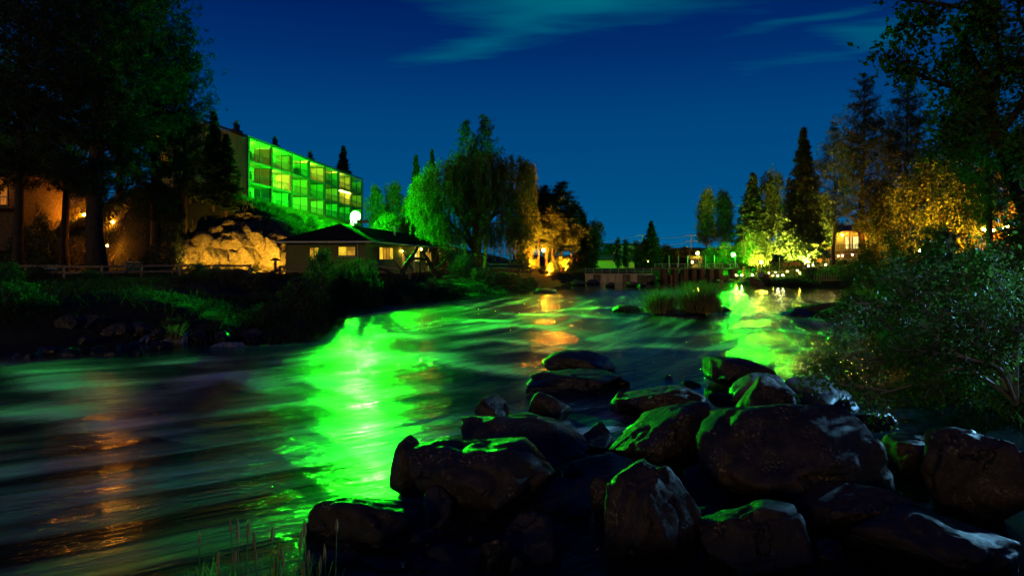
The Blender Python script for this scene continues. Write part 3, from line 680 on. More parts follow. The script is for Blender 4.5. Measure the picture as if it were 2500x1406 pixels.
def wedge(a0, a1, z):                               # flat visor plate between two bearings, running out from the lens
    q = [(y_ * math.tan(R(a_)), -y_) for y_, a_ in ((0.22, a0), (0.22, a1), (1.75, a1), (1.75, a0))]
    MB().add([(x, y, zc + z) for x, y in q] + [(x, y, zc + z + 0.015) for x, y in q], [(0, 1, 2, 3), (7, 6, 5, 4), (0, 4, 5, 1), (1, 5, 6, 2), (2, 6, 7, 3), (3, 7, 4, 0)]).build('visor', M['black_metal'], rfl)
wedge(-42, -4.3, -0.15); wedge(4.3, 13.5, -0.145)
MB().box(0.47, 1.7, -1.75, -1.73, zc - 0.265, zc + 0.08).build('visor', M['black_metal'], rfl)
MB().box(-0.52, -0.50, -1.6, -0.7, zc - 0.43, zc - 0.155).build('visor_bracket', M['black_metal'], rfl)
can_light(rfl, (0, 0, zc), (14, -62, -5.0), 0.11, 130000, GREEN, 1.2)

# dark lodge at the far left
lo = G(0, 72); lo.z = 6.9
ld = thing('lodge', 'dark lodge with lit orange curtains behind the pines', 'building', (lo.x - 5.0, lo.y, lo.z), 0)
MB().box(-6, 6.6, 0, 9, -3, 5.2).build('wall', M['dark_wood'], ld)
MB().add([(-7, -1.2, 5.1), (7.6, -1.2, 5.1), (7.6, 10, 5.1), (-7, 10, 5.1), (-7, 4.4, 7.3), (7.6, 4.4, 7.3)], [(0, 3, 2, 1), (0, 1, 5, 4), (2, 3, 4, 5), (1, 2, 5), (3, 0, 4)]).build('roof', M['shingle'], ld)
MB().box(-7, 7.2, -1.6, -0.02, 1.35, 1.6).build('balcony_floor', M['dark_wood'], ld)
w = MB().box(4.0, 5.9, -0.08, 0.05, 1.75, 4.1).build('window', M['dark_trim'], ld)
for k in range(5): MB().box(4.1 + k * 0.35, 4.40 + k * 0.35, -0.12 - 0.03 * (k % 2), -0.085, 1.85, 4.0).build('curtain', M['lit_curtain'], w)
br = MB().box(-7, 7.2, -1.58, -1.52, 2.5, 2.58).build('balcony_rail', M['black_metal'], ld)
for k in range(24): MB().box(-7 + k * 0.6, -6.96 + k * 0.6, -1.57, -1.53, 1.6, 2.5).build('baluster', M['black_metal'], br)
bulb('eave_light', ld, (5.0, -1.1, 4.95), 0.12, 260, ORANGE)

# garden house on the right bank
gh = G(2040, 104); 
g = thing('garden_house', 'timber house with steep gable, lit windows and raised porch above the garden', 'house', (gh.x, gh.y, gh.z + 0.0), R(-8))
MB().box(-3.6, 9, 0.0, 7, -0.5, 4.4).build('wall', M['partition'], g)
MB().add([(-4.4, -1.6, 4.0), (0.4, -1.6, 4.0), (-2.0, -1.6, 7.1), (-4.4, 7.4, 4.0), (0.4, 7.4, 4.0), (-2.0, 7.4, 7.1), (-4.4, -1.6, 4.2), (0.4, -1.6, 4.2), (-2, -1.6, 7.35), (-4.4, 7.4, 4.2), (0.4, 7.4, 4.2), (-2, 7.4, 7.35)],
         [(0, 2, 5, 3), (1, 4, 5, 2), (6, 9, 11, 8), (7, 8, 11, 10), (0, 6, 8, 2), (2, 8, 7, 1), (3, 5, 11, 9), (5, 4, 10, 11), (0, 3, 9, 6), (1, 7, 10, 4)]).build('roof', M['shingle'], g)
MB().add([(-3.6, -0.3, 4.3), (-0.4, -0.3, 4.3), (-2.0, -0.3, 6.5), (-3.6, -0.1, 4.3), (-0.4, -0.1, 4.3), (-2.0, -0.1, 6.5)], [(0, 1, 2), (3, 5, 4), (0, 3, 4, 1), (1, 4, 5, 2), (2, 5, 3, 0)]).build('gable', M['red_wood'], g)
MB().add([(-0.4, -2.2, 4.0), (10, -2.2, 4.0), (10, 8, 5.4), (-0.4, 8, 5.4), (-0.4, -2.2, 4.18), (10, -2.2, 4.18), (10, 8, 5.6), (-0.4, 8, 5.6)], [(0, 1, 5, 4), (4, 5, 6, 7), (0, 3, 2, 1), (1, 2, 6, 5), (3, 0, 4, 7), (2, 3, 7, 6)]).build('porch_roof', M['red_wood'], g)
MB().box(-4.2, 9.5, -2.5, -0.02, 0.95, 1.2).build('porch_deck', M['dark_wood'], g)
for k in range(6): MB().box(-4.0 + k * 2.6, -3.8 + k * 2.6, -2.3, -2.1, 1.21, 3.98).build('porch_post', M['red_wood'], g)
for k in range(7): MB().box(-4.0 + k * 2.0, -3.6 + k * 2.0, -2.2, -1.9, -1.0, 0.94).build('foundation_pier', M['brown_wall'], g)
MB().box(-3.9, 9.4, -1.2, -0.9, -1.2, 0.94).build('foundation', M['brown_wall'], g)
for k, x in enumerate((-3.2, -1.6, 1.4, 2.5, 4.2, 6.0)):
    w = MB().box(x - 0.08, x + 0.93, -0.08, 0.04, 1.5, 3.5).build('window', M['red_wood'], g)
    MB().box(x, x + 0.85, -0.10, -0.082, 1.58, 3.42).build('pane', (M['lit_pane'], M['lit_pane'], M['lit_pane_pale'], M['lit_pane_pale'], M['lit_pane'], M['lit_pane_dim'])[k], w)
rl = MB().box(-4.1, 9.4, -2.42, -2.36, 2.05, 2.12).build('porch_rail', M['dark_wood'], g)
for k in range(40): MB().box(-4.1 + k * 0.34, -4.06 + k * 0.34, -2.41, -2.37, 1.21, 2.05).build('baluster', M['dark_wood'], rl)
bulb('porch_light', g, (0.6, -1.2, 3.6), 0.09, 220, AMBER)
bulb('porch_light', g, (3.6, -1.2, 3.6), 0.09, 220, AMBER)

# tent
tp = G(1983, 97)
tn = thing('party_tent', 'blue peaked canopy tent on four legs among the garden lights', 'tent', tp, R(4))
V_, F_ = [], []
for r in range(7):
    u = r / 6; hw = 1.62 * (1 - u) + 0.02; z = 2.0 + 1.25 * (u ** 1.6 if u < 1 else 1)
    for (a, b) in ((-1, -1), (1, -1), (1, 1), (-1, 1)): V_.append((a * hw, b * hw, z))
for r in range(6):
    for k in range(4): F_.append((r * 4 + k, r * 4 + (k + 1) % 4, r * 4 + 4 + (k + 1) % 4, r * 4 + 4 + k))
for k in range(4):
    pass
cv = MB().add(V_, F_)
base = [(a * 1.66, b * 1.66, z) for z in (1.78, 2.0) for (a, b) in ((-1, -1), (1, -1), (1, 1), (-1, 1))]
cv.add(base, [(k, (k + 1) % 4, 4 + (k + 1) % 4, 4 + k) for k in range(4)])
cv.build('canopy', M['canopy_blue'], tn)
for (a, b) in ((-1, -1), (1, -1), (1, 1), (-1, 1)): MB().box(a * 1.58 - 0.03, a * 1.58 + 0.03, b * 1.58 - 0.03, b * 1.58 + 0.03, 0, 1.98).build('leg', M['grey_metal'], tn)

# dam: concrete wall with railing, then the gate piers
d0, d1 = P(1430, 690, 89), P(1592, 690, 89)
dm = thing('dam_wall', 'low stained concrete dam wall with a metal railing across the river', 'dam', (d0.x, 89, 0))
Ld = d1.x - d0.x; n = 9
for k in range(n):
    MB().box(k * Ld / n + 0.015, (k + 1) * Ld / n - 0.015, 0.0 + 0.05 * (k % 2), 0.8, -0.9, 1.02).build('wall_panel', M['concrete' if k % 2 == 0 or k in (3,) else 'stained_concrete'], dm)
MB().box(-0.1, Ld + 0.1, -0.05, 0.9, 1.025, 1.12).build('coping', M['concrete'], dm)
rl = MB().box(0, Ld, 0.28, 0.32, 1.75, 1.79).box(0, Ld, 0.28, 0.32, 1.42, 1.45).build('railing', M['grey_metal'], dm)
for k in range(n): MB().box(k * Ld / (n - 1) - 0.04, k * Ld / (n - 1) + 0.04, 0.26, 0.34, 1.121, 1.85).build('post', M['grey_metal'], dm)
q0, q1 = P(1598, 690, 94), P(1800, 690, 94)
gt = thing('sluice_gate', 'dark sluice gates with concrete piers, walkway and tall poles beside the dam', 'dam', (q0.x, 94, 0))
Lg = q1.x - q0.x
MB().box(-0.2, Lg + 0.5, -0.3, 1.5, 1.62, 1.84).build('walkway', M['stained_concrete'], gt)
for px in (1622, 1648, 1672, 1692, 1712, 1734, 1756, 1790):
    x = (px - 1598) / FPX * 94; MB().box(x - 0.28, x + 0.28, -0.8, 1.3, -0.9, 1.615).build('pier', M['dark_wood'], gt)
for k, px in enumerate((1635, 1660, 1682, 1702, 1723, 1745, 1773)):
    x = (px - 1598) / FPX * 94; MB().box(x - 0.72, x + 0.72, 0.4, 0.6, -0.8, 0.8 + 0.25 * (k % 3)).build('gate_leaf', M['brown_wall' if k in (0, 2) else 'stained_concrete'], gt)
for px in (1637, 1660, 1683, 1711, 1727, 1749, 1801):
    x = (px - 1598) / FPX * 94; MB().tube([(x, 0.9, 1.845), (x, 0.9, 3.55)], 0.07, 6).build('pole', M['grey_metal'], gt)
rl = MB().box(0, Lg, -0.2, -0.16, 2.34, 2.39).box(0, Lg, -0.2, -0.16, 2.08, 2.11).build('railing', M['grey_metal'], gt)
for k in range(12): MB().box(k * Lg / 11 - 0.04, k * Lg / 11 + 0.04, -0.22, -0.14, 1.845, 2.45).build('post', M['grey_metal'], gt)

# street lamps near the dam
def street_lamp(label, px, py, d, h, r, watts, col, name='street_lamp', shade=False):
    p = P(px, py, d); z0 = TZ(p.x, p.y)
    t = thing(name, label, 'lamp', (p.x, p.y, min(z0, p.z - 1)))
    hh = p.z - t.location.z
    MB().tube([(0.25, 0, 0), (0.25, 0, hh + 0.1)], 0.06, 6).build('pole', M['black_metal'], t)
    MB().tube([(0.25, 0, hh + 0.1), (0.0, 0, hh + r + 0.06)], 0.04, 5).build('arm', M['black_metal'], t)
    bulb('globe', t, (0, 0, hh), r, watts, col)
street_lamp('green street lamp beside the sluice gates in front of the leafy trees', 1790, 622, 97, 3, 0.22, 13000, GREEN)
street_lamp('small amber street lamp behind the sluice gate poles', 1703, 618, 120, 4, 0.2, 1500, AMBER)
street_lamp('orange lamp among the tall trunks lit from below', 1327, 611, 96.5, 3, 0.16, 3500, ORANGE)

# far power line
poles = []
for lab, px, d, h in (('tall power pole with crossarms standing above the far trees', 1688, 170, 572), ('thin power pole beside the pointed spruce', 1569, 190, 572)):
    p = P(px, h, d); z0 = TZ(p.x, p.y)
    t = thing('power_pole', lab, 'power pole', (p.x, p.y, z0)); hh = p.z - z0
    MB().tube([(0, 0, 0), (0, 0, hh)], [0.2, 0.14], 6).build('pole', M['cable'], t)
    for dz_ in (0.35, 1.7): MB().box(-1.5, 1.5, -0.08, 0.08, hh - dz_ - 0.1, hh - dz_ + 0.1).build('crossarm', M['cable'], t)
    poles.append(Vector((p.x, p.y, p.z)))
def wire(label, a, b, sag):
    pts = [a.lerp(b, k / 16) + Vector((0, 0, -sag * 4 * (k / 16) * (1 - k / 16))) for k in range(17)]
    tag(MB().tube(pts, 0.055, 4).build('power_line', M['cable']), label, 'cable', 'power lines above the far trees')
a, b = poles; far_r = Vector((70, 175, 13)); far_l = Vector((8, 205, 5.5))
for k, (dz_, s) in enumerate(((-0.2, 0.8), (-1.6, 1.2), (-3.6, 0.4))):
    nm = ('highest', 'middle', 'lowest')[k]
    o = Vector((0, 0, dz_))
    wire(nm + ' pale wire between the two power poles', a + o, b + o, s)
    wire(nm + ' pale wire running from the thin power pole down behind the far trees', b + o, far_l + o, 0.3)
    wire(nm + ' pale wire running from the tall power pole into the leafy trees', a + o, far_r + o, 1.0)

# far white building behind the trees
fb = P(1545, 640, 165)
t = thing('far_building', 'low pale building with lit front behind the far trees', 'building', (fb.x, fb.y, TZ(fb.x, fb.y)), 0)
MB().box(-6, 6, 0, 8, 0, 4.5).build('wall', M['white_wall'], t)
MB().box(-6.4, 6.4, -0.4, 8.4, 4.51, 4.9).build('roof', M['dark_trim'], t)
for k in range(4):
    w = MB().box(-5.2 + k * 2.8, -3.2 + k * 2.8, -0.06, 0.03, 1.0, 2.8).build('window', M['dark_trim'], t); MB().box(-5.1 + k * 2.8, -3.3 + k * 2.8, -0.09, -0.065, 1.1, 2.7).build('pane', M['lit_pane_pale'], w)
fb = P(1485, 660, 118)
t = thing('shed', 'long low shed with pale lit wall behind the dam railing', 'shed', (fb.x, fb.y, TZ(fb.x, fb.y)), 0)
MB().box(-4.0, 4.5, 0, 3, 0, 1.4).build('wall', M['cream_trim'], t); MB().add([(-4.4, -0.6, 1.41), (4.9, -0.6, 1.41), (4.9, 3.4, 2.2), (-4.4, 3.4, 2.2), (-4.4, -0.6, 1.5), (4.9, -0.6, 1.5), (4.9, 3.4, 2.3), (-4.4, 3.4, 2.3)], [(0, 3, 2, 1), (4, 5, 6, 7), (0, 1, 5, 4), (1, 2, 6, 5), (2, 3, 7, 6), (3, 0, 4, 7)]).build('roof', M['slab'], t)

# small garden lamps
def uplight(label, px, py, d, watts, col, aim=(0, 0.35, 1), r=0.16, group=None, name='uplight'):
    p = P(px, py, d); z0 = TZ(p.x, p.y)
    t = thing(name, label, 'lamp', (p.x, p.y, z0), 0, group)
    MB().tube([(0, 0, -0.2), (0, 0, 0.22)], 0.03, 5).build('stake', M['black_metal'], t)
    can_light(t, (0, 0, 0.36), aim, r, watts, col)
def spot(label, px, py, d, watts, col, r=0.075, group='garden lights on the right bank', name='garden_light'):
    p = P(px, py, d); z0 = TZ(p.x, p.y); z = max(p.z, z0 + 0.22)
    t = thing(name, label, 'lamp', (p.x, p.y, z0), 0, group)
    MB().tube([(0, 0, -0.1), (0, 0, z - z0 - r)], 0.025, 5).build('stake', M['black_metal'], t)
    bulb('globe', t, (0, 0, z - z0), r, watts, col)
for k, (px, py, d, w_, lab) in enumerate([
    (1798, 672, 88.5, 170, 'garden light at the tip of the bank near the sluice gates'), (1811, 672, 89, 90, 'garden light beside the striped marker'),
    (1837, 671, 90, 130, 'garden light between the striped marker and the stone outcrop'), (1867, 674, 88, 110, 'garden light just above the stone outcrop'),
    (1877, 667, 92, 50, 'small upper garden light behind the stone outcrop'), (1893, 666, 92, 60, 'small upper garden light midway along the upper path'),
    (1887, 676, 86, 60, 'first of three lower garden lights past the stone outcrop'), (1899, 677, 85, 60, 'second of three lower garden lights past the stone outcrop'), (1911, 676, 84, 70, 'third of three lower garden lights past the stone outcrop'),
    (1922, 665, 90, 120, 'bright garden light below the tent, first of the close trio'), (1938, 660, 92, 120, 'bright garden light below the tent, highest of the close trio'), (1947, 666, 89, 120, 'bright garden light below the tent, last of the close trio'),
    (1953, 676, 84, 70, 'garden light beside the dark hedge at the water'), (1974, 649, 95, 130, 'garden light at the front leg of the tent'), (1985, 647, 95, 190, 'bright garden light in front of the tent'),
    (1987, 640, 97.3, 120, 'lamp hanging low under the tent'), (2016, 650, 93, 90, 'garden light just past the tent'), (2026, 627, 101, 110, 'garden light at the near end of the porch'),
    (2047, 625, 100.5, 110, 'first of the garden light pair under the porch'), (2057, 624, 100, 110, 'second of the garden light pair under the porch'), (2081, 622, 99, 130, 'garden light on the lawn beyond the porch')]):
    spot('glowing ' + lab, px, py, d, w_ * 0.45, WARM if k % 3 else YELLOW, 0.065)
UG = 'uplights under the right bank trees'
spot('white glowing lamp at the foot of the fan-shaped bright tree', 1859, 640, 95.5, 700, YELLOW, 0.16)
uplight('uplight at the foot of the fan-shaped bright tree', 1846, 640, 95.0, 11000, YELLOW, (0, 0.35, 1), group=UG)
uplight('uplight shining up the tall lit pine trunk', 1968, 628, 93.5, 30000, YELLOW, (0.05, 0.25, 1), group=UG)
spot('tall white lamp at the corner of the garden house', 2002, 617, 100, 900, YELLOW, 0.2)
uplight('uplight among leafy trees left of the tent', 1928, 628, 95, 20000, YELLOW, (0, 0.35, 1), group=UG)
uplight('uplight in the leafy trees between the green street lamp and the tent', 1885, 632, 97, 15000, YELLOW, (-0.2, 0.5, 1), group=UG)
uplight('uplight behind the tent lighting the leaves beside the gable', 2012, 628, 98, 16000, YELLOW, (0, 0.3, 1), group=UG)
uplight('orange uplight under the tall pines behind the garden house', 2112, 600, 83.5, 3000, ORANGE, (0, 0.2, 1), group=UG)
uplight('orange uplight at the nearer big pine', 2190, 598, 78, 3500, ORANGE, (0.1, 0.25, 1), group=UG)
uplight('amber uplight among the shrubs right of the garden house', 2255, 600, 62.5, 7000, ORANGE, (0, 0.5, 1), group=UG)
uplight('orange uplight among the leafy trees past the pines', 2330, 590, 57, 18000, ORANGE, (0, 0.4, 1), group=UG)
uplight('orange uplight behind the string lights', 2440, 590, 61, 22000, ORANGE, (0, 0.4, 1), group=UG)
# string lights among the trees on the right
sl = thing('string_lights', 'row of bright orange bulbs strung between posts among the trees', 'string lights', P(2400, 563, 58))
pe = P(2482, 548, 58) - P(2400, 563, 58)
for k in range(10):
    u = k / 9; bulb('bulb', sl, (pe.x * u, 0.3 * math.sin(k), pe.z * u - 0.25 * math.sin(u * math.pi) + 0.1), 0.10, 150, AMBER)
MB().tube([(pe.x * k / 9, 0, pe.z * k / 9 + 0.22 - 0.25 * math.sin(k / 9 * math.pi)) for k in range(10)], 0.02, 4).build('cord', M['black_metal'], sl)
for x, z in ((0, 0.22), (pe.x, pe.z + 0.22)): MB().tube([(x, 0, -3.2), (x, 0, z)], 0.07, 6).build('post', M['dark_wood'], sl)
spot('orange lamp near the string lights', 2335, 583, 60, 160, ORANGE, 0.12)
spot('small pink-orange lamp below the string lights', 2465, 574, 56, 120, ORANGE, 0.10)
spot('amber lamp on a stake between the leafy right bank trees', 2245, 612, 58, 160, AMBER, 0.09)

# lights on the left bank
G_L = 'lights on the left bank'
spot('orange garden lamp on the slope between the left pines', 118, 519, 78, 6000, AMBER, 0.16, G_L)
spot('orange lamp at the top of the wooden stairs', 275, 558, 70, 900, ORANGE, 0.12, G_L)
spot('orange lamp behind the huge pine trunk', 205, 548, 80, 2500, ORANGE, 0.12, G_L)
spot('orange lamp low in the shrubs beside the wooden stairs', 262, 600, 66, 500, ORANGE, 0.09, G_L)
for k, (px, py, d, w_, lab) in enumerate(((455, 655, 66.0, 500, 'nearest the wooden stairs'), (545, 655, 66.6, 800, 'before the rounded pale rock'), (615, 656, 68.0, 800, 'before the middle of the cliff'), (675, 656, 69.5, 700, 'beside the house corner'))):
    uplight('low orange floodlight at the cliff foot ' + lab, px, py, d - 1.5, w_ * 1.8, GOLD, (0.0, 1, 0.35), 0.16, G_L)
for k, (px, py, d, w_, lab) in enumerate(((1290, 648, 95, 500, 'left of the lit trunks'), (1338, 652, 93, 900, 'right before the lit trunks'), (1380, 650, 94, 700, 'right of the lit trunks'))):
    uplight('orange ground light in the undergrowth ' + lab, px, py, d - 2, w_ * 22, ORANGE, (0, 0.7, 1), 0.16, 'lights under the orange-lit pines')
spot('amber lamp in the far trees behind the dam railing', 1490, 642, 119.0, 600, AMBER, 0.15, 'lamps in the far trees')
spot('orange lamp in the far trees below the pointed spruce', 1583, 640, 112, 300, AMBER, 0.12, 'lamps in the far trees')
spot('white lamp in the far trees below the pointed spruce', 1600, 645, 113, 160, WARM, 0.12, 'lamps in the far trees')
spot('amber lamp behind the sluice gate railing', 1690, 640, 110, 400, AMBER, 0.12, 'lamps in the far trees')

# cool lamp on the path behind the right-hand boulders (its bluish light falls on the stones)
cl = thing('path_lamp', 'cool white hooded path lamp on the right bank shining onto the boulders', 'lamp', (17.0, 17.0, 1.0))
MB().tube([(0, 0, -0.4), (0, 0, 3.6)], 0.06, 8).build('pole', M['black_metal'], cl)
can_light(cl, (0, 0, 3.8), (-12, -6.2, -4.2), 0.14, 8000, (0.22, 0.60, 0.95), 5.5)

# ------------------------------------------------------------------ rocks
import bmesh
_ico = {}
def ico(n):
    if n not in _ico:
        bm = bmesh.new(); bmesh.ops.create_icosphere(bm, subdivisions=n, radius=1)
        bm.verts.ensure_lookup_table()
        _ico[n] = (np.array([v.co[:] for v in bm.verts]), np.array([[v.index for v in f.verts] for f in bm.faces])); bm.free()
    return _ico[n]
def rock_mesh(name, seed, sx, sy, sz, m, sub=4, cuts=12, rough=0.16, hard=0.90):
    r = np.random.default_rng(seed); V, F = ico(sub); V = V.copy()
    nrm = r.normal(size=(cuts, 3)); nrm /= np.linalg.norm(nrm, axis=1)[:, None]
    V *= 1 + 0.30 * fbm(V * 0.9 + seed * 3.1, 2)[:, None]
    for n in nrm:
        d = r.uniform(0.46, 0.84); k = V @ n - d
        V -= np.outer(np.where(k > 0, k, 0) * hard, n)
    V *= 1 + (rough * fbm(V * 1.7 + seed, 4) + 0.05 * fbm(V * 6 + seed, 3))[:, None]
    rd = np.abs(vnoise(V * 2.3 + seed * 1.7)); V *= 1 - (0.10 * np.exp(-(rd / 0.06) ** 2))[:, None]
    V /= np.abs(V).max(0)
    return mesh_np(name, V * np.array([sx, sy, sz]), F, m, True)
def rock(label, px, base, w, h, seed, m='basalt', sub=5, d=None, cat='rock', name='boulder', depth=0.8, cuts=12, rz=None, sink=0.25, group=None, tilt=0.0):
    """a stone standing in the water: its waterline shows at row base"""
    d = d or DW(base)
    sx = w / FPX * d / 2; hh = h / FPX * d * 0.86
    sy = sx * depth
    c = Vector(((px - 1250) / FPX * d, d + sy * 0.75, 0))
    g0 = TZ(c.x, c.y); zb = max(g0, 0.0)
    sz = (hh + sink) / 2
    o = link(name, rock_mesh(name, seed, sx, sy, sz, M[m], sub, cuts), None, (c.x, c.y, zb + hh - sz), (tilt, tilt * 0.5, (seed * 1.3) % 0.8 - 0.4 if rz is None else rz))
    return tag(o, label, cat, group)
FG = 'foreground boulders'
for a in [
    ('low dark rock at the grass stalks with a broken crumbly side', 860, 1352, 270, 120, 11, 'basalt'),
    ('broad brown boulder with pale lichen edge beside the bright green water', 1195, 1285, 400, 190, 12, 'basalt'),
    ('narrow upright dark rock wedged against the green water', 1000, 1215, 100, 150, 13, 'basalt'),
    ('long brown boulder behind the broad lichen-edged boulder', 1275, 1165, 310, 125, 14, 'basalt'),
    ('flat slab with a bluish lit edge above the long brown boulder', 1290, 1078, 170, 68, 15, 'basalt'),
    ('rounded black stone standing alone at the edge of the green rapids', 1206, 1038, 88, 70, 16, 'basalt'),
    ('squat black stone beside the flat slab', 1346, 1032, 98, 72, 17, 'basalt'),
    ('wet dark ledge with water spilling over its left end', 1410, 962, 200, 52, 18, 'basalt'),
    ('long low dark rock farthest out in the pool', 1430, 912, 175, 48, 19, 'basalt'),
    ('large brown boulder with a scooped top in the middle of the bank', 1640, 1165, 265, 175, 20, 'basalt'),
    ('dark humped boulder behind the scooped boulder', 1650, 1032, 230, 95, 21, 'basalt'),
    ('tall pointed boulder with a deep cleft at the bottom of the picture', 1600, 1395, 250, 250, 22, 'basalt'),
    ('huge rounded boulder with a pale blue-lit top', 2030, 1262, 500, 285, 323, 'basalt'),
    ('brown upright boulder with a mossy green flank', 1880, 1050, 135, 125, 24, 'basalt'),
    ('pale blue-lit slab leaning behind the mossy boulder', 1905, 992, 170, 70, 25, 'pale_stone'),
    ('smooth bluish slab beside the orange glints on the water', 2012, 985, 140, 66, 26, 'pale_stone'),
    ('blocky dark rock standing in the pool near the green glints', 1815, 950, 180, 72, 27, 'basalt'),
    ('dark pointed rock at the bottom edge below the huge boulder', 1890, 1420, 270, 190, 28, 'basalt'),
    ('sloping dark rock leaning under the huge boulder', 2120, 1330, 300, 130, 29, 'basalt'),
    ('massive dark boulder at the right edge under the shrub', 2440, 1290, 240, 250, 30, 'basalt'),
    ('low dark rock in the bottom right corner', 2290, 1420, 420, 140, 31, 'basalt'),
    ('flat dark stone in the small still pool at the bottom', 1315, 1372, 150, 92, 32, 'basalt'),
    ('narrow dark stone standing in the pool at the bottom edge', 1210, 1400, 70, 95, 33, 'basalt'),
    ('slim upright stone left of the tall pointed boulder', 1480, 1262, 70, 115, 34, 'basalt'),
    ('small black rock with a bright green rim in the narrow channel', 1452, 1112, 95, 70, 35, 'basalt'),
    ('round purplish stone resting against the broad boulder', 1062, 1292, 84, 96, 36, 'basalt'),
    ('small pointed stone with a pale face before the humped boulder', 1524, 1012, 56, 52, 37, 'basalt'),
    ('small stone at the end of the wet ledge', 1520, 945, 56, 26, 38, 'basalt'),
    ('tiny stone barely breaking the pool surface', 1632, 926, 34, 10, 39, 'basalt'),
    ('dark rock in the shade between the huge boulder and the shrub', 2290, 1180, 200, 110, 40, 'basalt'),
    ('dark rock filling the gap behind the tall pointed boulder', 1760, 1230, 130, 90, 41, 'basalt'),
    ('low rock joining the bottom pool to the broad boulder', 1400, 1275, 110, 40, 42, 'basalt')]:
    big = a[3] > 180
    rock(a[0], a[1], a[2], a[3] * 1.2, a[4] * 1.12, a[5], a[6], 5 if big else 4, group=FG, depth=0.85 if big else 0.9, tilt=0.06 * math.sin(a[5]), cuts=14 if big else 10)
ORD = 'first second third fourth fifth sixth seventh eighth ninth tenth eleventh twelfth thirteenth fourteenth fifteenth sixteenth seventeenth eighteenth nineteenth twentieth twenty-first twenty-second twenty-third twenty-fourth twenty-fifth twenty-sixth twenty-seventh twenty-eighth twenty-ninth thirtieth'.split()
rs = random.Random(3)
near = [(1110, 1300, 70, 40), (1150, 1335, 60, 36), (1255, 1392, 70, 40), (1085, 1372, 90, 40), (1410, 1170, 60, 40), (1700, 1195, 90, 60), (1740, 1300, 110, 80), (1775, 1130, 80, 70), (1560, 1060, 60, 34), (1585, 1000, 50, 30), (1720, 1010, 80, 40), (1768, 980, 60, 24), (1690, 945, 50, 16), (1960, 1040, 90, 50), (2080, 1005, 80, 34), (2150, 1050, 90, 60), (2230, 1110, 120, 70), (2050, 1390, 120, 60), (2440, 1390, 150, 60), (2200, 1290, 110, 50), (1830, 1180, 70, 50), (1170, 1080, 60, 30), (1240, 1090, 60, 30), (940, 1395, 120, 40), (1010, 1398, 90, 36)]
for k, (px, py, w_, h_) in enumerate(near):
    rock('small wet stone between the boulders, %s from the left among such stones' % ORD[sorted(q[:2] for q in near).index((px, py))], px, py, w_ * 1.2, h_, 400 + k, 'basalt', 4, name='wedged_stone', group='small wedged stones', cuts=16)
for k, lab in enumerate(('tan broken stone on top of the crumbly heap', 'grey broken stone at the top of the crumbly heap beside the round purplish stone', 'flat tan shard at the front of the crumbly heap', 'small grey shard at the foot of the crumbly heap', 'wedge-shaped stone in the middle of the crumbly heap', 'loose shard at the right end of the crumbly heap', 'small brown stone tucked under the crumbly heap')):
    px, py = ((1000, 1300), (985, 1280), (1030, 1310), (1050, 1335), (1015, 1322), (1068, 1345), (1040, 1352))[k]
    rock(lab, px, py, 46 + 10 * (k % 3), 26 + 5 * (k % 2), 60 + k, 'pale_stone' if k % 3 == 1 else 'basalt', 3, name='broken_stone', cuts=16, group='broken stones of the crumbly heap', d=DW(py) * 0.99, sink=0.4)
RV = 'stones in the river'
for a in [
    ('dark flat rock breaking the water near the orange reflection', 1332, 716, 62, 15, 71), ('mossy green-lit rock sloping down left of the dam', 1415, 697, 48, 20, 72), ('low mossy rock touching the left end of the dam', 1446, 694, 40, 14, 73),
    ('small mossy rock midway before the dam wall', 1492, 700, 28, 13, 74), ('cluster rock, mossy, before the right half of the dam', 1545, 699, 36, 13, 75), ('small dark stone beside the mossy cluster rock', 1566, 700, 24, 10, 76),
    ('large dark mossy rock at the right end of the dam wall', 1588, 692, 44, 24, 77), ('tiny mossy rock left of the sloping green rock', 1372, 693, 26, 8, 78), ('tiny mossy stone at the left bank by the orange reflection', 1348, 692, 20, 7, 79),
    ('brown boulder at the water under the sluice gates', 1748, 690, 26, 11, 80), ('dark rock at the upstream end of the grass islet', 1540, 762, 80, 20, 81), ('dark rock at the right end of the grass islet', 1765, 762, 70, 16, 82),
    ('flat dark rock carrying the grass clumps', 1660, 772, 200, 18, 83)]:
    rock(a[0], a[1], a[2], a[3], a[4], a[5], 'river_rock', 4, group=RV)
# left bank ledge stones and stones along the left shore
LB = 'stones along the left shore'
for k in range(16):
    px = -10 + k * 27 + rs.uniform(-10, 10); py = 868 - k * 0.9 + rs.uniform(-14, 14)
    w_ = rs.uniform(24, 52)
    rock(('pale' if k % 4 == 2 else 'dark') + ' shore stone, number %s from the left edge of the left shore row' % ('one two three four five six seven eight nine ten eleven twelve thirteen fourteen fifteen sixteen'.split()[k]), px, py, w_, w_ * 0.5, 100 + k, 'river_rock' if k % 4 == 2 else 'basalt', 3, name='shore_stone', group=LB)
for k, px in enumerate((150, 215, 270, 330, 375, 480, 540, 600)):
    rock('wet black ledge stone, number %s from the left along the little cascades' % ('one two three four five six seven eight'.split()[k]), px, 838 - (k % 2) * 4, 62, 34, 130 + k, 'basalt', 4, name='ledge_stone', group='ledge stones of the cascades')
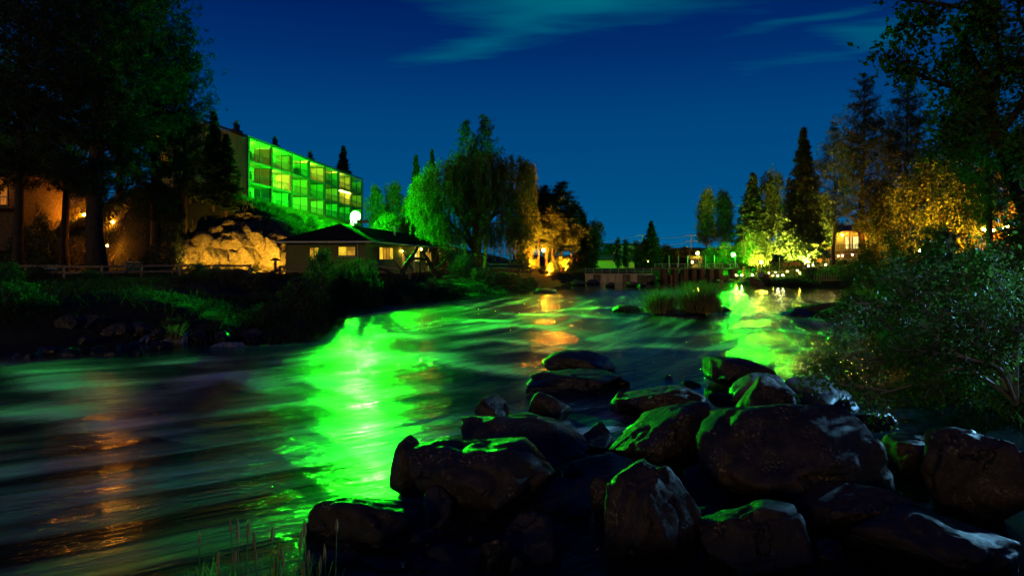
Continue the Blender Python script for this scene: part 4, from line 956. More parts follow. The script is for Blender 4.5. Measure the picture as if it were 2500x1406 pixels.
# little cascades between the ledge stones
def cascade_material():
    m = mat('white_water', (0.16, 0.18, 0.18), 0.45, 0.5, 0.6, 7.0, stretch=(6, 1, 1)); return m
cascade_material()
for k, (px, py, w_, h_) in enumerate(((182, 836, 50, 26), (305, 834, 34, 24), (352, 838, 24, 20), (425, 836, 60, 22), (560, 845, 70, 10))):
    d = DW(py); c = P(px, py, d); wd = w_ / FPX * d; hh = h_ / FPX * d
    V_, F_ = [], []
    nu, nv = 14, 9
    for j in range(nv):
        v_ = j / (nv - 1)
        for i in range(nu):
            u = i / (nu - 1) - 0.5
            z = hh * (1 - v_ ** 1.6) - 0.02; y = 0.9 * hh * (1 - v_) * 1.4 - 0.25 * v_ * (0.5 + 0.5 * math.cos(u * 9 + k)) + 0.06 * math.sin(u * 23 + k)
            V_.append((u * wd * (0.7 + 0.5 * v_), y, z))
    for j in range(nv - 1):
        for i in range(nu - 1): F_.append((j * nu + i, (j + 1) * nu + i, (j + 1) * nu + i + 1, j * nu + i + 1))
    o = link('cascade', mesh_np('cascade', V_, F_, M['white_water'], True), None, (c.x, c.y, 0)); struct(o, 'thin white cascade slipping over the ledge stones')

# cliff: separate big rocks bedded into the hillside, rubble at its foot
def cliff_line(px, t):
    x0 = (px - 1250) / FPX
    y = (66 + 36 * 8 / 15) / (1 - x0 * 8 / 15); return x0 * y, y
cn = 0
words = 'one two three four five six seven eight nine ten eleven twelve thirteen fourteen'.split()
for row in range(5):
    nrow = (12, 12, 11, 9, 8)[row]
    for k in range(nrow):
        px = (425, 440, 520, 560, 575)[row] + k * ((700, 705, 722, 712, 675)[row] - (425, 440, 520, 560, 575)[row]) / (nrow - 1) + rs.uniform(-8, 8)
        py = (630, 602, 570, 545, 518)[row] + (k * (1.0, 1.2, 2.4, 3.2, 4.8)[row] if row > 1 else 0) + rs.uniform(-5, 5)
        x, y = cliff_line(px, row); y += (0.0, 0.4, 1.0, 1.8, 2.4)[row]
        p = P(px, py, y)
        w_ = rs.choice((0.6, 0.8, 0.9, 1.1, 1.3, 1.6)) * (1.15 if row < 2 else (0.95, 0.75, 0.6)[row - 2]); h_ = min(w_ * rs.uniform(0.7, 1.15), 2.0) * (1.35 if row in (0, 1) and 4 < k < 11 else (1.0, 1.0, 0.9, 0.7, 0.6)[row])
        o = link('cliff_rock', rock_mesh('cliff_rock', 200 + cn, w_, rs.uniform(0.9, 1.3), h_, M['cliff_stone'], 4, 30, 0.12, 0.98), None, p, (rs.uniform(-.3, .3), rs.uniform(-.3, .3), rs.uniform(-.5, .5)))
        nmr = ('lowest', 'second', 'middle', 'fourth', 'topmost')[row]
        tag(o, 'orange-lit cliff rock in the %s row of the cliff, number %s from the stairs side' % (nmr, words[k]) if row < 2 else 'dim cliff rock in the %s row of the cliff, number %s from the stairs side' % (nmr, words[k]), 'rock', 'rocks of the cliff')
        cn += 1
rub_v, rub_f = [], []
for k in range(420):
    px = rs.uniform(380, 705); x, y = cliff_line(px, 0); y -= rs.uniform(0.6, 3.0); x = (px - 1250) / FPX * y
    V, F = ico(1); s = rs.uniform(0.10, 0.34); r_ = np.random.default_rng(k)
    V = V * (1 + 0.3 * r_.normal(size=(len(V), 1)) * 0.6) * s * np.array([1, 1, 0.75]) + np.array([x, y, TZ(x, y) + s * 0.35])
    rub_f.append(F + sum(len(a) for a in rub_v) if False else F + len(V) * k); rub_v.append(V)
o = link('rubble', mesh_np('rubble', np.concatenate(rub_v), np.concatenate(rub_f), M['cliff_stone'])); o['kind'] = 'stuff'; o['label'] = 'loose rubble stones lit orange at the cliff foot'; o['category'] = 'rubble'

# ------------------------------------------------------------------ vegetation
def unit(v): return v / np.maximum(np.linalg.norm(v, axis=-1, keepdims=True), 1e-9)
def leaf_arrays(base, dirs, length, width, r):
    """pointed leaves: base points, directions -> verts, quads (rhombus, slightly folded)"""
    n = len(base); side = unit(np.cross(dirs, r.normal(size=(n, 3)))); nor = np.cross(side, dirs)
    L = np.asarray(length).reshape(-1, 1) * np.ones((n, 1)); Wd = np.asarray(width).reshape(-1, 1) * np.ones((n, 1))
    a = base; c = base + dirs * L - nor * L * 0.12; b = base + dirs * L * 0.45 + side * Wd; d = base + dirs * L * 0.45 - side * Wd
    V = np.stack([a, b, c, d], 1).reshape(-1, 3); F = np.arange(n * 4).reshape(n, 4)
    return V, F
def leaf_mesh(name, base, dirs, length, width, m, r):
    V, F = leaf_arrays(base, dirs, length, width, r); return mesh_np(name, V, F, m, False)

def conifer(seed, h, rad, base, kind='pine', dens=1.0, m='needles', tr=0.3, bark='bark', leafs=0.36):
    """trunk mesh and crown mesh of a conifer standing at the origin"""
    r = np.random.default_rng(seed); rr = random.Random(seed)
    tb = MB()
    bend = [(0.25 * math.sin(seed + z * 0.2), 0.25 * math.cos(seed * 2 + z * 0.17), z) for z in np.linspace(0, h * 0.985, 12)]
    bend[0] = (0, 0, -0.6)
    tb.tube(bend, [tr * (1.25 if i == 0 else 1) * (1 - 0.93 * i / 11) for i in range(12)], 8)
    tuf, tdir = [], []
    nz = int(h * (1 - base) * (3.4 if kind == 'pine' else 4.2))
    for k in range(nz):
        t = (k + rr.random()) / nz
        z = h * (base + (1 - base) * t)
        prof = (math.sin(min(1, (t + 0.10) * 1.5) * math.pi / 2) * (1 - t) ** 0.80 * 1.2) if kind == 'pine' else (1 - t) ** 1.05 * (0.75 + 0.25 * min(1, t * 6))
        for q in range(rr.choice((2, 3, 3) if kind == 'pine' else (4, 5))):
            L = rad * prof * rr.uniform(0.55, 1.12) + (0.25 if kind == 'pine' else 0.10)
            az = rr.uniform(0, 2 * math.pi); up = rr.uniform(-0.15, 0.45) if kind == 'pine' else rr.uniform(-0.35, 0.05)
            ns = max(3, int(L / (0.55 if kind == 'pine' else 0.42)))
            pts = []
            for i in range(ns + 1):
                s = i / ns; zz = z + L * (up * s + (0.22 * s * s if kind == 'pine' else -0.12 * s + 0.16 * s * s)); a2 = az + 0.25 * s * math.sin(k * 3.3)
                pts.append((math.cos(a2) * L * s, math.sin(a2) * L * s, zz))
            if L > 1.0: tb.tube(pts[::max(1, ns // 3)], [0.02 + 0.035 * L / 3 * (1 - j / max(1, len(pts[::max(1, ns // 3)]) - 1)) for j in range(len(pts[::max(1, ns // 3)]))], 4, False)
            for i in range(1, ns + 1):
                s = i / ns
                if s < 0.22 and L > 1.5: continue
                for _ in range(int(1 + (2.2 if kind == 'pine' else 1.6) * dens * (0.5 + s) + rr.random())):
                    sp = 0.10 * L + 0.16 if kind == 'pine' else 0.07 * L + 0.05
                    tuf.append((pts[i][0] + rr.gauss(0, sp), pts[i][1] + rr.gauss(0, sp), pts[i][2] + rr.gauss(0, sp * 0.28)))
                    tdir.append((math.cos(az), math.sin(az), 0.5 if kind == 'pine' else -0.1))
    tuf = np.array(tuf); tdir = np.array(tdir)
    n = 15 if kind == 'pine' else 9
    b = np.repeat(tuf, n, 0) + r.normal(size=(len(tuf) * n, 3)) * 0.09
    d = unit(np.repeat(tdir, n, 0) * 0.7 + r.normal(size=(len(tuf) * n, 3)) * (0.85 if kind == 'pine' else 0.6))
    ln = leafs * r.uniform(0.6, 1.25, len(b)) * np.clip(0.55 + 0.45 * (h - b[:, 2]) / (0.3 * h), 0.5, 1)
    return tb.mesh('trunk', M[bark], True), leaf_mesh('crown', b, d, ln, ln * (0.095 if kind == 'pine' else 0.14), M[m], r)

def broadleaf(seed, h, rad, base, m='leaf', lobes=11, dens=1.0, leafs=0.30, tr=0.22, bark='bark', col=0.6, nlf=13, squash=0.8):
    r = np.random.default_rng(seed); rr = random.Random(seed)
    tb = MB(); z0 = h * base
    tb.tube([(0, 0, -0.5), (0.1, 0.05, z0 * 0.6), (0.05, -0.1, z0 + 0.25 * (h - z0))], [tr * 1.2, tr, tr * 0.55], 7)
    tuf = []; out = []
    for k in range(lobes):
        t = (k + 0.5) / lobes; zc = z0 + (h - z0) * (0.10 + 0.80 * t)
        env = rad * math.sin(math.pi * (0.16 + 0.74 * t)) ** 0.7 * col
        az = k * 2.4 + rr.uniform(-.5, .5); c = np.array([math.cos(az) * env * rr.uniform(.4, 1), math.sin(az) * env * rr.uniform(.4, 1), zc])
        lr = rad * rr.uniform(0.36, 0.58) * (0.75 if t > 0.8 else 1)
        p0 = np.array([0.05, -0.05, z0 * 0.75 + (zc - z0) * 0.45]); mid = (p0 + c) / 2 + np.array([0, 0, -0.1 * rad])
        tb.tube([p0, mid, c, c + (c - mid) * 0.35], [tr * 0.4, tr * 0.26, tr * 0.14, 0.02], 5, False)
        nt_ = int(58 * dens * (lr / 1.6) ** 2) + 14
        u = unit(r.normal(size=(nt_, 3))); rd_ = r.uniform(0.35, 1.05, (nt_, 1)) ** 0.6
        pt = c + u * rd_ * lr * np.array([1, 1, squash])
        keepm = vnoise(pt * 1.1 + seed) > -0.38
        tuf.append(pt[keepm]); out.append(u[keepm])
        for j in range(5):
            e = c + u[j] * lr * 0.95; tb.tube([c, (c + e) / 2 + r.normal(size=3) * 0.08 * lr, e], [tr * 0.10 + 0.012, 0.014, 0.006], 4, False)
    tuf = np.concatenate(tuf); out = np.concatenate(out)
    b = np.repeat(tuf, nlf, 0) + r.normal(size=(len(tuf) * nlf, 3)) * leafs * 0.75
    d = unit(np.repeat(out, nlf, 0) * 0.4 + r.normal(size=(len(tuf) * nlf, 3)) + np.array([0, 0, -0.2]))
    ln = leafs * r.uniform(0.55, 1.2, len(b))
    return tb.mesh('trunk', M[bark], True), leaf_mesh('crown', b, d, ln, ln * 0.28, M[m], r)

def tree(name, label, protos, px, d, top, proto_h, proto_r, wr=None, rz=None, cat='tree', group=None, dz=0.0, crown=None):
    """stand a copy of a prototype at photo column px, distance d, its top at row top; wr: crown radius in photo pixels"""
    p = G(px, d, dz); h = P(px, top, d).z - p.z
    s = h / proto_h; sw = s if wr is None else (wr / FPX * d) / proto_r
    t = link(name, None, None, p, (0, 0, rng.uniform(0, 6.28) if rz is None else rz), (sw, sw, s))
    tag(t, label, cat, group)
    link('trunk', protos[0], t); c = link('crown', protos[1], t)
    if crown: c.data = crown
    return t
PINE_A = conifer(1, 30, 7.5, 0.16, 'pine', 1.1, 'needles', 0.60, leafs=0.40)
PINE_B = conifer(2, 28, 5.6, 0.22, 'pine', 0.62, 'needles', 0.40, leafs=0.40)
PINE_C = conifer(3, 22, 4.6, 0.28, 'pine', 1.0, 'needles', 0.30, 'pale_bark', leafs=0.44)
PINE_D = conifer(4, 14, 2.6, 0.33, 'pine', 2.2, 'needles', 0.22, 'pale_bark', leafs=0.40)
FIR_A = conifer(5, 13, 2.3, 0.05, 'fir', 1.0, 'fir', 0.18, leafs=0.42)
FIR_B = conifer(6, 20, 3.8, 0.06, 'fir', 0.9, 'fir', 0.26, leafs=0.55)
DEC_A = broadleaf(10, 12, 4.0, 0.18, 'leaf', 14, 1.0, 0.34)
DEC_B = broadleaf(11, 9, 3.4, 0.14, 'leaf', 12, 1.1, 0.30)
DEC_C = broadleaf(12, 16, 4.2, 0.22, 'leaf', 18, 1.0, 0.36, 0.28)
DEC_D = broadleaf(13, 10, 3.6, 0.10, 'autumn_leaf', 13, 1.0, 0.30)
COLM = broadleaf(14, 7, 1.2, 0.02, 'shrub_leaf', 12, 1.6, 0.26, 0.12, col=0.35)
SHR_A = broadleaf(20, 2.6, 1.7, 0.02, 'shrub_leaf', 9, 1.9, 0.15, 0.05, 'twig', 0.75, 14, 0.75)
SHR_B = broadleaf(21, 2.2, 1.5, 0.02, 'sage_leaf', 9, 2.0, 0.14, 0.05, 'twig', 0.75, 14, 0.75)
SHR_C = broadleaf(22, 3.4, 1.6, 0.02, 'leaf', 10, 1.8, 0.17, 0.05, 'twig', 0.65, 14, 0.85)

PA, PB, PC, PD = (PINE_A, 30, 7.5), (PINE_B, 28, 5.6), (PINE_C, 22, 4.6), (PINE_D, 14, 2.6)
FA, FB = (FIR_A, 13, 2.3), (FIR_B, 20, 3.8)
DA, DB, DC, DD, CO = (DEC_A, 12, 4.0), (DEC_B, 9, 3.4), (DEC_C, 16, 4.2), (DEC_D, 10, 3.6), (COLM, 7, 1.2)
def T(name, label, pr, px, d, top, wr=None, group=None, **k): return tree(name, label, pr[0], px, d, top, pr[1], pr[2], wr, group=group, **k)
LP, RP = 'tall pines on the left bank', 'tall pines on the right bank'
T('pine_tree', 'huge dark pine with the thickest black trunk beside the wooden stairs', PA, 242, 58, -420, 262, LP)
T('pine_tree', 'dark pine with a slim trunk at the left edge beside the lodge', PB, 45, 60, -260, 165, LP)
T('pine_tree', 'dark slim pine between the lodge and the huge pine', PB, 160, 64, -180, 140, LP)
T('pine_tree', 'tall dark pine whose outer boughs overlap the hotel end wall', PA, 372, 66, -160, 158, LP)
T('pine_tree', 'dark pine behind the huge pine trunk, its lower boughs lit amber', PB, 290, 82, -40, 130, LP)
T('pine_tree', 'dark pine at the far left corner above the lodge roof', PB, -40, 66, -200, 150, LP)
T('pine_tree', 'dark pine reaching over the hidden part of the hotel end wall', PB, 452, 69, 40, 80, LP)
T('fir_tree', 'narrow twin-topped fir standing before the tan hotel wall', FA, 522, 71, 276, 46)
T('fir_tree', 'shorter narrow fir touching the cliff top before the tan hotel wall', FA, 553, 71.5, 330, 46)
T('broadleaf_tree', 'young leafy tree lit green between the tall pine and the narrow fir', DB, 462, 70, 440, 48)
T('broadleaf_tree', 'leafy tree lit dim green at the foot of the tall dark pine', DB, 410, 68, 500, 50)
T('broadleaf_tree', 'small leafy tree glowing amber between the left pines', DD, 110, 84, 300, 70)
T('broadleaf_tree', 'small leafy tree glowing amber right of the slim left pine', DD, 205, 86, 400, 60)
T('broadleaf_tree', 'leafy tree glowing amber at the left picture edge', DD, -10, 84, 230, 60)
T('conifer_tree', 'dark pointed tree rising behind the far end of the hotel', FB, 838, 150, 358, 44)
T('broadleaf_tree', 'rounded leafy tree lit green next to the far end of the hotel', DA, 918, 112, 446, 30)
T('broadleaf_tree', 'broad leafy tree lit dim green behind the house roof', DA, 962, 116, 438, 40)
T('broadleaf_tree', 'leafy tree lit green just left of the willow', DB, 1003, 108, 470, 34)
T('broadleaf_tree', 'low leafy tree glowing bright green behind the house ridge', DB, 940, 100, 520, 40)
T('fir_tree', 'slim fir top above the leafy trees left of the willow', FB, 1016, 122, 380, 40)
T('fir_tree', 'slim taller fir top just left of the willow crown', FB, 1055, 126, 366, 34)
T('pine_tree', 'dark pine top rising above the willow, left of the pair', PC, 1138, 110, 296, 52)
T('pine_tree', 'dark pine top rising above the willow, highest of the pair', PC, 1182, 112, 284, 60)
OG = 'pines lit orange from below'
for px, d, top, wr, lab in ((1300, 101, 452, 40, 'dark-topped pine left of the orange-lit trunks'), (1317, 96, 500, 36, 'pine with the leftmost glowing orange trunk'), (1331, 98, 455, 38, 'pine with the brightest orange trunk beside the lamp'), (1345, 95.5, 490, 34, 'pine with a slim orange trunk right of the lamp'), (1355, 97, 520, 34, 'pine with a leaning orange trunk in the lit group'), (1371, 98, 446, 44, 'tallest pine at the right of the orange-lit group'), (1392, 96, 520, 34, 'shorter pine at the outer right of the orange-lit group')):
    T('pine_tree', lab, PD, px, d, top, wr, OG)
for px, d, top, wr, lab in ((1288, 98, 478, 36, 'pine at the outer left of the orange-lit group'), (1408, 99, 500, 34, 'dark pine at the outer right behind the lit group'), (1336, 103, 470, 40, 'dark pine standing behind the brightest orange trunk')):
    T('pine_tree', lab, PD, px, d, top, wr, OG)
T('broadleaf_tree', 'orange-lit leafy tree filling the gap between willow and lit trunks', DD, 1282, 100, 500, 30)
T('broadleaf_tree', 'dark leafy tree right behind the orange-lit trunks', DA, 1345, 106, 500, 44)
T('fir_tree', 'dark fir standing between the orange-lit pines and the dam', FB, 1424, 99, 520, 40)
T('broadleaf_tree', 'dark leafy tree above the left end of the dam', DC, 1452, 101, 536, 32)
T('broadleaf_tree', 'small tree glowing green and amber behind the dam railing', DB, 1490, 124, 596, 24)
T('columnar_tree', 'left of two narrow upright trees behind the dam', CO, 1508, 112, 576, 13)
T('columnar_tree', 'right of two narrow upright trees behind the dam', CO, 1528, 113, 580, 13)
T('broadleaf_tree', 'dark leafy tree left of the pointed spruce', DB, 1560, 118, 588, 28)
T('spruce_tree', 'pointed dark spruce above the far end of the dam', FB, 1590, 112, 540, 36)
for px, d, top, wr, pr, lab in ((1622, 122, 596, 24, DB, 'dark leafy tree right of the pointed spruce'), (1645, 120, 606, 22, DB, 'low dark tree behind the left sluice poles'), (1672, 118, 600, 20, DD, 'reddish leafy tree behind the middle sluice poles'), (1700, 126, 604, 24, DB, 'leafy tree behind the amber street lamp'), (1540, 128, 604, 24, DD, 'warm-lit leafy tree behind the two narrow trees'), (1730, 104, 600, 24, DB, 'leafy tree lit green left of the green street lamp'), (1765, 103, 590, 26, DB, 'leafy tree glowing bright green right beside the green street lamp'), (1815, 103, 585, 24, DB, 'leafy tree glowing green and yellow right of the green street lamp'), (1476, 128, 612, 22, DB, 'low leafy tree beyond the shed')):
    T('broadleaf_tree', lab, pr, px, d, top, wr)
T('broadleaf_tree', 'tall dark leafy tree left of the twin-headed pair by the green lamp', DC, 1725, 112, 456, 32)
T('broadleaf_tree', 'tall dark leafy tree right of the twin-headed pair by the green lamp', DC, 1768, 114, 460, 32)
T('fir_tree', 'pointed fir lit yellow at its foot right of the green lamp', FB, 1838, 106, 424, 62)
T('broadleaf_tree', 'dark leafy tree between the pointed fir and the lit pine', DC, 1884, 114, 412, 40)
T('broadleaf_tree', 'low fan-shaped tree glowing bright yellow from an uplight', DB, 1850, 97, 560, 44)
T('fir_tree', 'tall pointed conifer above the yellow-lit trunk', FB, 1962, 97, 314, 66)
T('pine_tree', 'pine with the brightly yellow-lit trunk behind the blue tent', PC, 1974, 96, 380, 40)
T('broadleaf_tree', 'leafy tree glowing yellow left of the lit pine trunk', DA, 1925, 99, 470, 38)
T('broadleaf_tree', 'leafy tree glowing yellow right of the lit pine trunk', DA, 2012, 101, 470, 34)
T('pine_tree', 'highest big dark pine of the right bank with a reddish trunk', PA, 2107, 86, 182, 95, RP)
T('pine_tree', 'second big dark pine of the right bank nearer the picture edge', PA, 2212, 80, 172, 95, RP)
T('pine_tree', 'dark broad pine shoulder left of the two big right bank pines', PB, 2035, 92, 300, 62, RP)
T('broadleaf_tree', 'leafy tree glowing orange at the foot of the two big pines', DA, 2160, 84, 440, 60)
for px, d, top, wr, pr, lab in ((2270, 66, 360, 90, DA, 'leafy tree catching orange light past the big pines'), (2350, 60, 320, 95, DA, 'dark leafy tree before the string lights'), (2440, 64, 380, 90, DD, 'leafy tree glowing orange behind the string lights'), (2200, 60, 560, 60, DB, 'dark leafy tree below the big pines at the waterside'), (2300, 50, 545, 75, DB, 'dark leafy tree lit with amber specks on the right bank'), (2130, 66, 585, 55, DB, 'dark bushy tree right of the garden house'), (2400, 44, 600, 80, DB, 'dark leafy tree under the string lights'), (2500, 48, 520, 90, DA, 'dark leafy tree at the right picture edge')):
    T('broadleaf_tree', lab, pr, px, d, top, wr)
T('pine_tree', 'tall black conifer at the right side behind the overhanging branches', PB, 2415, 40, -30, 130, RP)

# willow
def willow():
    p = G(1165, 92); rr = random.Random(5); r = np.random.default_rng(5)
    t = thing('willow_tree', 'big weeping willow with hanging strands lit green beside the house', 'tree', p)
    def L(px, py, off=0.0): q = P(px, py, 92 + off); return Vector((q.x - p.x, q.y - p.y, q.z - p.z))
    tb = MB()
    limbs = [([(1165, 650), (1166, 610), (1162, 570)], 0.62, 0.42, 0), ([(1160, 615), (1125, 570), (1085, 535), (1048, 510), (1030, 490), (1022, 460)], 0.34, 0.06, -0.6),
             ([(1158, 600), (1138, 560), (1115, 515), (1098, 480), (1075, 440), (1068, 410)], 0.32, 0.06, 0.4), ([(1162, 575), (1155, 530), (1150, 490), (1128, 470)], 0.3, 0.08, -0.3),
             ([(1162, 570), (1170, 510), (1180, 450), (1190, 400)], 0.34, 0.08, 0.5), ([(1166, 590), (1200, 530), (1240, 470), (1270, 420), (1290, 400)], 0.3, 0.06, -0.5),
             ([(1166, 560), (1215, 520), (1262, 500), (1295, 505)], 0.22, 0.05, 0.3), ([(1048, 510), (1030, 520), (1015, 545)], 0.08, 0.03, -0.6), ([(1150, 490), (1160, 440), (1150, 400)], 0.16, 0.05, 1.5), ([(1166, 580), (1190, 550), (1230, 545)], 0.2, 0.05, -2.0)]
    for pts, r0, r1, off in limbs:
        q = smooth_curve(np.array([L(a, b, off * (i / (len(pts) - 1)) * 3)[:] for i, (a, b) in enumerate(pts)]), 4)
        tb.tube([tuple(x) for x in q], list(np.linspace(r0, r1, len(q))), 7)
    tb.build('trunk', M['bark'], t, True)
    # hanging strands from lobes of the crown
    lob = [(1040, 455, 42, 60), (1080, 420, 50, 50), (1130, 405, 55, 45), (1190, 400, 60, 48), (1250, 410, 48, 46), (1290, 420, 26, 40), (1265, 500, 50, 60), (1210, 480, 60, 60), (1060, 520, 42, 60), (1110, 480, 50, 60), (1150, 450, 50, 50), (1240, 560, 55, 50), (1170, 520, 40, 50), (1095, 560, 50, 40), (1190, 570, 45, 40), (1275, 560, 30, 40)]
    B, D = [], []
    for (px, py, rx, rz_) in lob:
        for k in range(110):
            u = unit(r.normal(size=3)); u = u * r.uniform(0.6, 1.0)
            yy = 92 + u[1] * 5.0
            s = P(px + u[0] * rx, py - u[2] * rz_ * 0.8, yy); s = np.array(s) - np.array(p)
            if vnoise(s[None] * 0.45 + 3.3)[0] < -0.28: continue
            low = 1.4 + r.uniform(-1.2, 3.6); ln = min(max(s[2] - low + r.uniform(-1, 1.5), 0.8), r.uniform(1.5, 5.5))
            n = int(ln / 0.16); sw = r.normal(size=2) * 0.12
            out = np.array([u[0], u[1], 0])
            for j in range(n):
                f = j / n
                B.append(s + out * 0.6 * (1 - (1 - f) ** 2) + np.array([sw[0] * f, sw[1] * f, -ln * f + 0.35 * math.sin(min(f * 6, 1.57)) * 0.6])); D.append((r.normal() * 0.35, r.normal() * 0.35, -1))
    B = np.array(B); D = unit(np.array(D)); B = np.repeat(B, 3, 0) + r.normal(size=(len(B) * 3, 3)) * 0.07; D = unit(np.repeat(D, 3, 0) + r.normal(size=(len(B), 3)) * 0.35)
    nc = 3800; li = r.integers(0, len(lob), nc); lo_ = np.array(lob, float)[li]; u = unit(r.normal(size=(nc, 3))) * r.uniform(0.2, 0.95, (nc, 1)) ** 0.6
    yy = 92 + u[:, 1] * 4.5; cx = (lo_[:, 0] + u[:, 0] * lo_[:, 2] * 0.95 - 1250) / FPX * yy; cz = CAM_H + (HOR - (lo_[:, 1] - u[:, 2] * lo_[:, 3] * 0.75)) / FPX * yy
    Cc = np.repeat(np.stack([cx, yy, cz], -1) - np.array(p), 5, 0) + r.normal(size=(nc * 5, 3)) * 0.16
    B = np.concatenate([B, Cc]); D = np.concatenate([D, unit(r.normal(size=(nc * 5, 3)) * 0.6 + np.array([0, 0, -0.8]))])
    ln = r.uniform(0.2, 0.42, len(B))
    link('crown', leaf_mesh('crown', B, D, ln, ln * 0.15, M['willow_leaf'], r), t)
willow()

# shrubs
SA, SB, SCc = (SHR_A, 2.6, 1.7), (SHR_B, 2.2, 1.5), (SHR_C, 3.4, 1.6)
def S(label, pr, px, d, top, wr, group=None, name='shrub', dz=-0.1): return tree(name, label, pr[0], px, d, top, pr[1], pr[2], wr, cat='shrub', group=group, dz=dz)
LS = 'shrubs along the left bank'
for px, d, top, wr, pr, lab in (
    (780, 40, 605, 42, SCc, 'tall feathery bush before the house windows'), (730, 34, 680, 62, SA, 'large dark green bush at the left waterline'), (665, 29, 740, 78, SA, 'rounded bush with drooping dry grass at the waterline'), (790, 42, 690, 40, SA, 'leafy bush right behind the tall feathery bush'),
    (40, 26, 690, 95, SA, 'bright-edged leafy bush at the left picture edge'), (10, 34, 640, 60, SCc, 'dark upright bush above the left edge bush'), (480, 52, 642, 36, SA, 'small rounded bush lit green by the fence post'), (520, 50, 655, 34, SB, 'tawny sage bush right of the fence post'), (570, 47, 655, 42, SB, 'tawny sage bush below the lit cliff'), (620, 44, 668, 44, SB, 'broad tawny sage bush nearer the water'),
    (660, 52, 660, 30, SB, 'small sage bush beside the wooden lawn post'), (440, 46, 672, 44, SA, 'dim green bush under the wooden fence'), (380, 44, 690, 50, SB, 'dark sage bush below the wooden fence'), (300, 42, 690, 52, SA, 'dark bush below the wooden stairs'), (220, 44, 660, 46, SA, 'dark bush in front of the huge pine trunk'), (150, 40, 690, 55, SB, 'dark brushy shrub on the slope under the left pines'), (90, 46, 650, 44, SA, 'dim shrub beside the teal bench'),
    (900, 48, 668, 46, SA, 'dark bush under the house corner'), (960, 52, 668, 46, SA, 'dark bush left of the leaning driftwood'), (1010, 50, 690, 50, SB, 'dark brown bush below the leaning driftwood'), (1070, 54, 680, 48, SB, 'dark bush on the bank right of the driftwood'), (1130, 66, 622, 40, SA, 'leafy bush beneath the willow, lit green on top'), (1090, 70, 606, 36, SCc, 'tall bush hiding the far end of the house'), (1180, 64, 655, 40, SB, 'dark bush on the bank below the willow'), (1235, 66, 668, 40, SB, 'dark bush under the footbridge railing'),
    (520, 30, 775, 40, SB, 'dark bush over the little cascades'), (425, 26, 775, 34, SB, 'tawny grassy bush beside the little cascades'), (560, 36, 720, 46, SB, 'dim shrub on the stony left slope'), (480, 34, 730, 44, SA, 'dim green shrub above the cascades'), (330, 36, 730, 55, SB, 'dark shrub with bare branches on the left slope'), (240, 34, 740, 55, SA, 'dark shrub above the left shore stones'), (840, 46, 690, 40, SB, 'dark shrub on the bank below the house wall'), (370, 62, 600, 30, SA, 'shrub lit green beside the green mesh fence'), (420, 66, 560, 34, SA, 'thin leafy shrub in front of the cliff left end'), (985, 46, 712, 42, SA, 'low dark shrub over the water below the driftwood'), (905, 44, 712, 40, SA, 'low dark shrub at the water below the house corner')):
    S(lab, pr, px, d, top, wr, LS)
EX = 'dark brush along the left waterline'
for k, (px, d, top, wr) in enumerate(((60, 30, 745, 60), (130, 28, 760, 55), (190, 30, 755, 55), (265, 28, 768, 50), (340, 29, 770, 48), (395, 31, 752, 50), (455, 28, 780, 44), (590, 31, 755, 52), (640, 36, 712, 50), (700, 40, 700, 44), (170, 38, 705, 50), (100, 36, 715, 55), (420, 40, 712, 46), (510, 42, 700, 46), (285, 36, 718, 50), (850, 52, 672, 36), (1040, 60, 664, 36), (1120, 56, 690, 40), (1160, 60, 690, 36), (1290, 68, 678, 34))):
    S('unlit brush above the left waterline, %s from the left' % ORD[sorted(q for q in (60, 130, 190, 265, 340, 395, 455, 590, 640, 700, 170, 100, 420, 510, 285, 850, 1040, 1120, 1160, 1290)).index(px)], (SA, SB, SCc)[k % 3], px, d, top, wr, EX, name='brush')
SP2 = 'brush on the slope behind the huge pine'
for k, (px, d, top, wr) in enumerate(((100, 74, 520, 30), (160, 73, 535, 30), (215, 74, 530, 28), (330, 78, 470, 30), (300, 74, 530, 26), (370, 80, 470, 34), (420, 76, 500, 30), (480, 74, 530, 26), (500, 76, 505, 24), (350, 70, 570, 28), (400, 70, 590, 26), (30, 76, 520, 30))):
    S('brush high on the slope behind the pines, %s from the left' % ORD[sorted((100, 160, 215, 330, 300, 370, 420, 480, 500, 350, 400, 30)).index(px)], (SA, SCc, SB)[k % 3], px, d, top, wr, SP2, name='brush')
for px, d, top, wr, pr, lab in ((838, 44, 634, 30, SA, 'dense bush added below the wide house window to block lamp light'), (872, 44.5, 627, 30, SCc, 'dense bush added below the house corner to block lamp light'), (908, 44, 636, 30, SA, 'dense bush added right of the house corner to block lamp light'), (805, 43, 650, 30, SCc, 'dense bush joining the tall feathery bush at the waterline')):  # first three bushes added to block the lamp's light from the farther water
    S(lab, pr, px, d, top, wr, LS)
SL_ = 'shrubs on the slope under the left pines'
for px, d, top, wr, pr, lab in ((75, 76, 470, 34, SB, 'amber-lit shrub just right of the lodge'), (140, 81, 455, 40, SCc, 'amber-lit shrub behind the glowing garden lamp'), (190, 82, 480, 36, SB, 'amber-lit shrub left of the huge pine trunk'), (60, 70, 545, 40, SA, 'dark shrub on the slope under the lodge'), (120, 68, 575, 42, SA, 'dark shrub below the glowing garden lamp'), (190, 67, 580, 40, SB, 'dark shrub on the slope left of the huge pine trunk'), (320, 72, 540, 34, SA, 'dim shrub between the stairs and the green mesh fence'), (345, 76, 500, 36, SCc, 'dim shrub high on the slope right of the stairs'), (390, 72, 545, 34, SA, 'dim green shrub left of the cliff'), (450, 69, 575, 30, SA, 'dim green shrub hanging at the left end of the cliff'), (270, 76, 510, 30, SB, 'amber-lit shrub behind the stairs')):
    S(lab, pr, px, d, top, wr, SL_)
OS = 'undergrowth beneath the orange-lit pines'
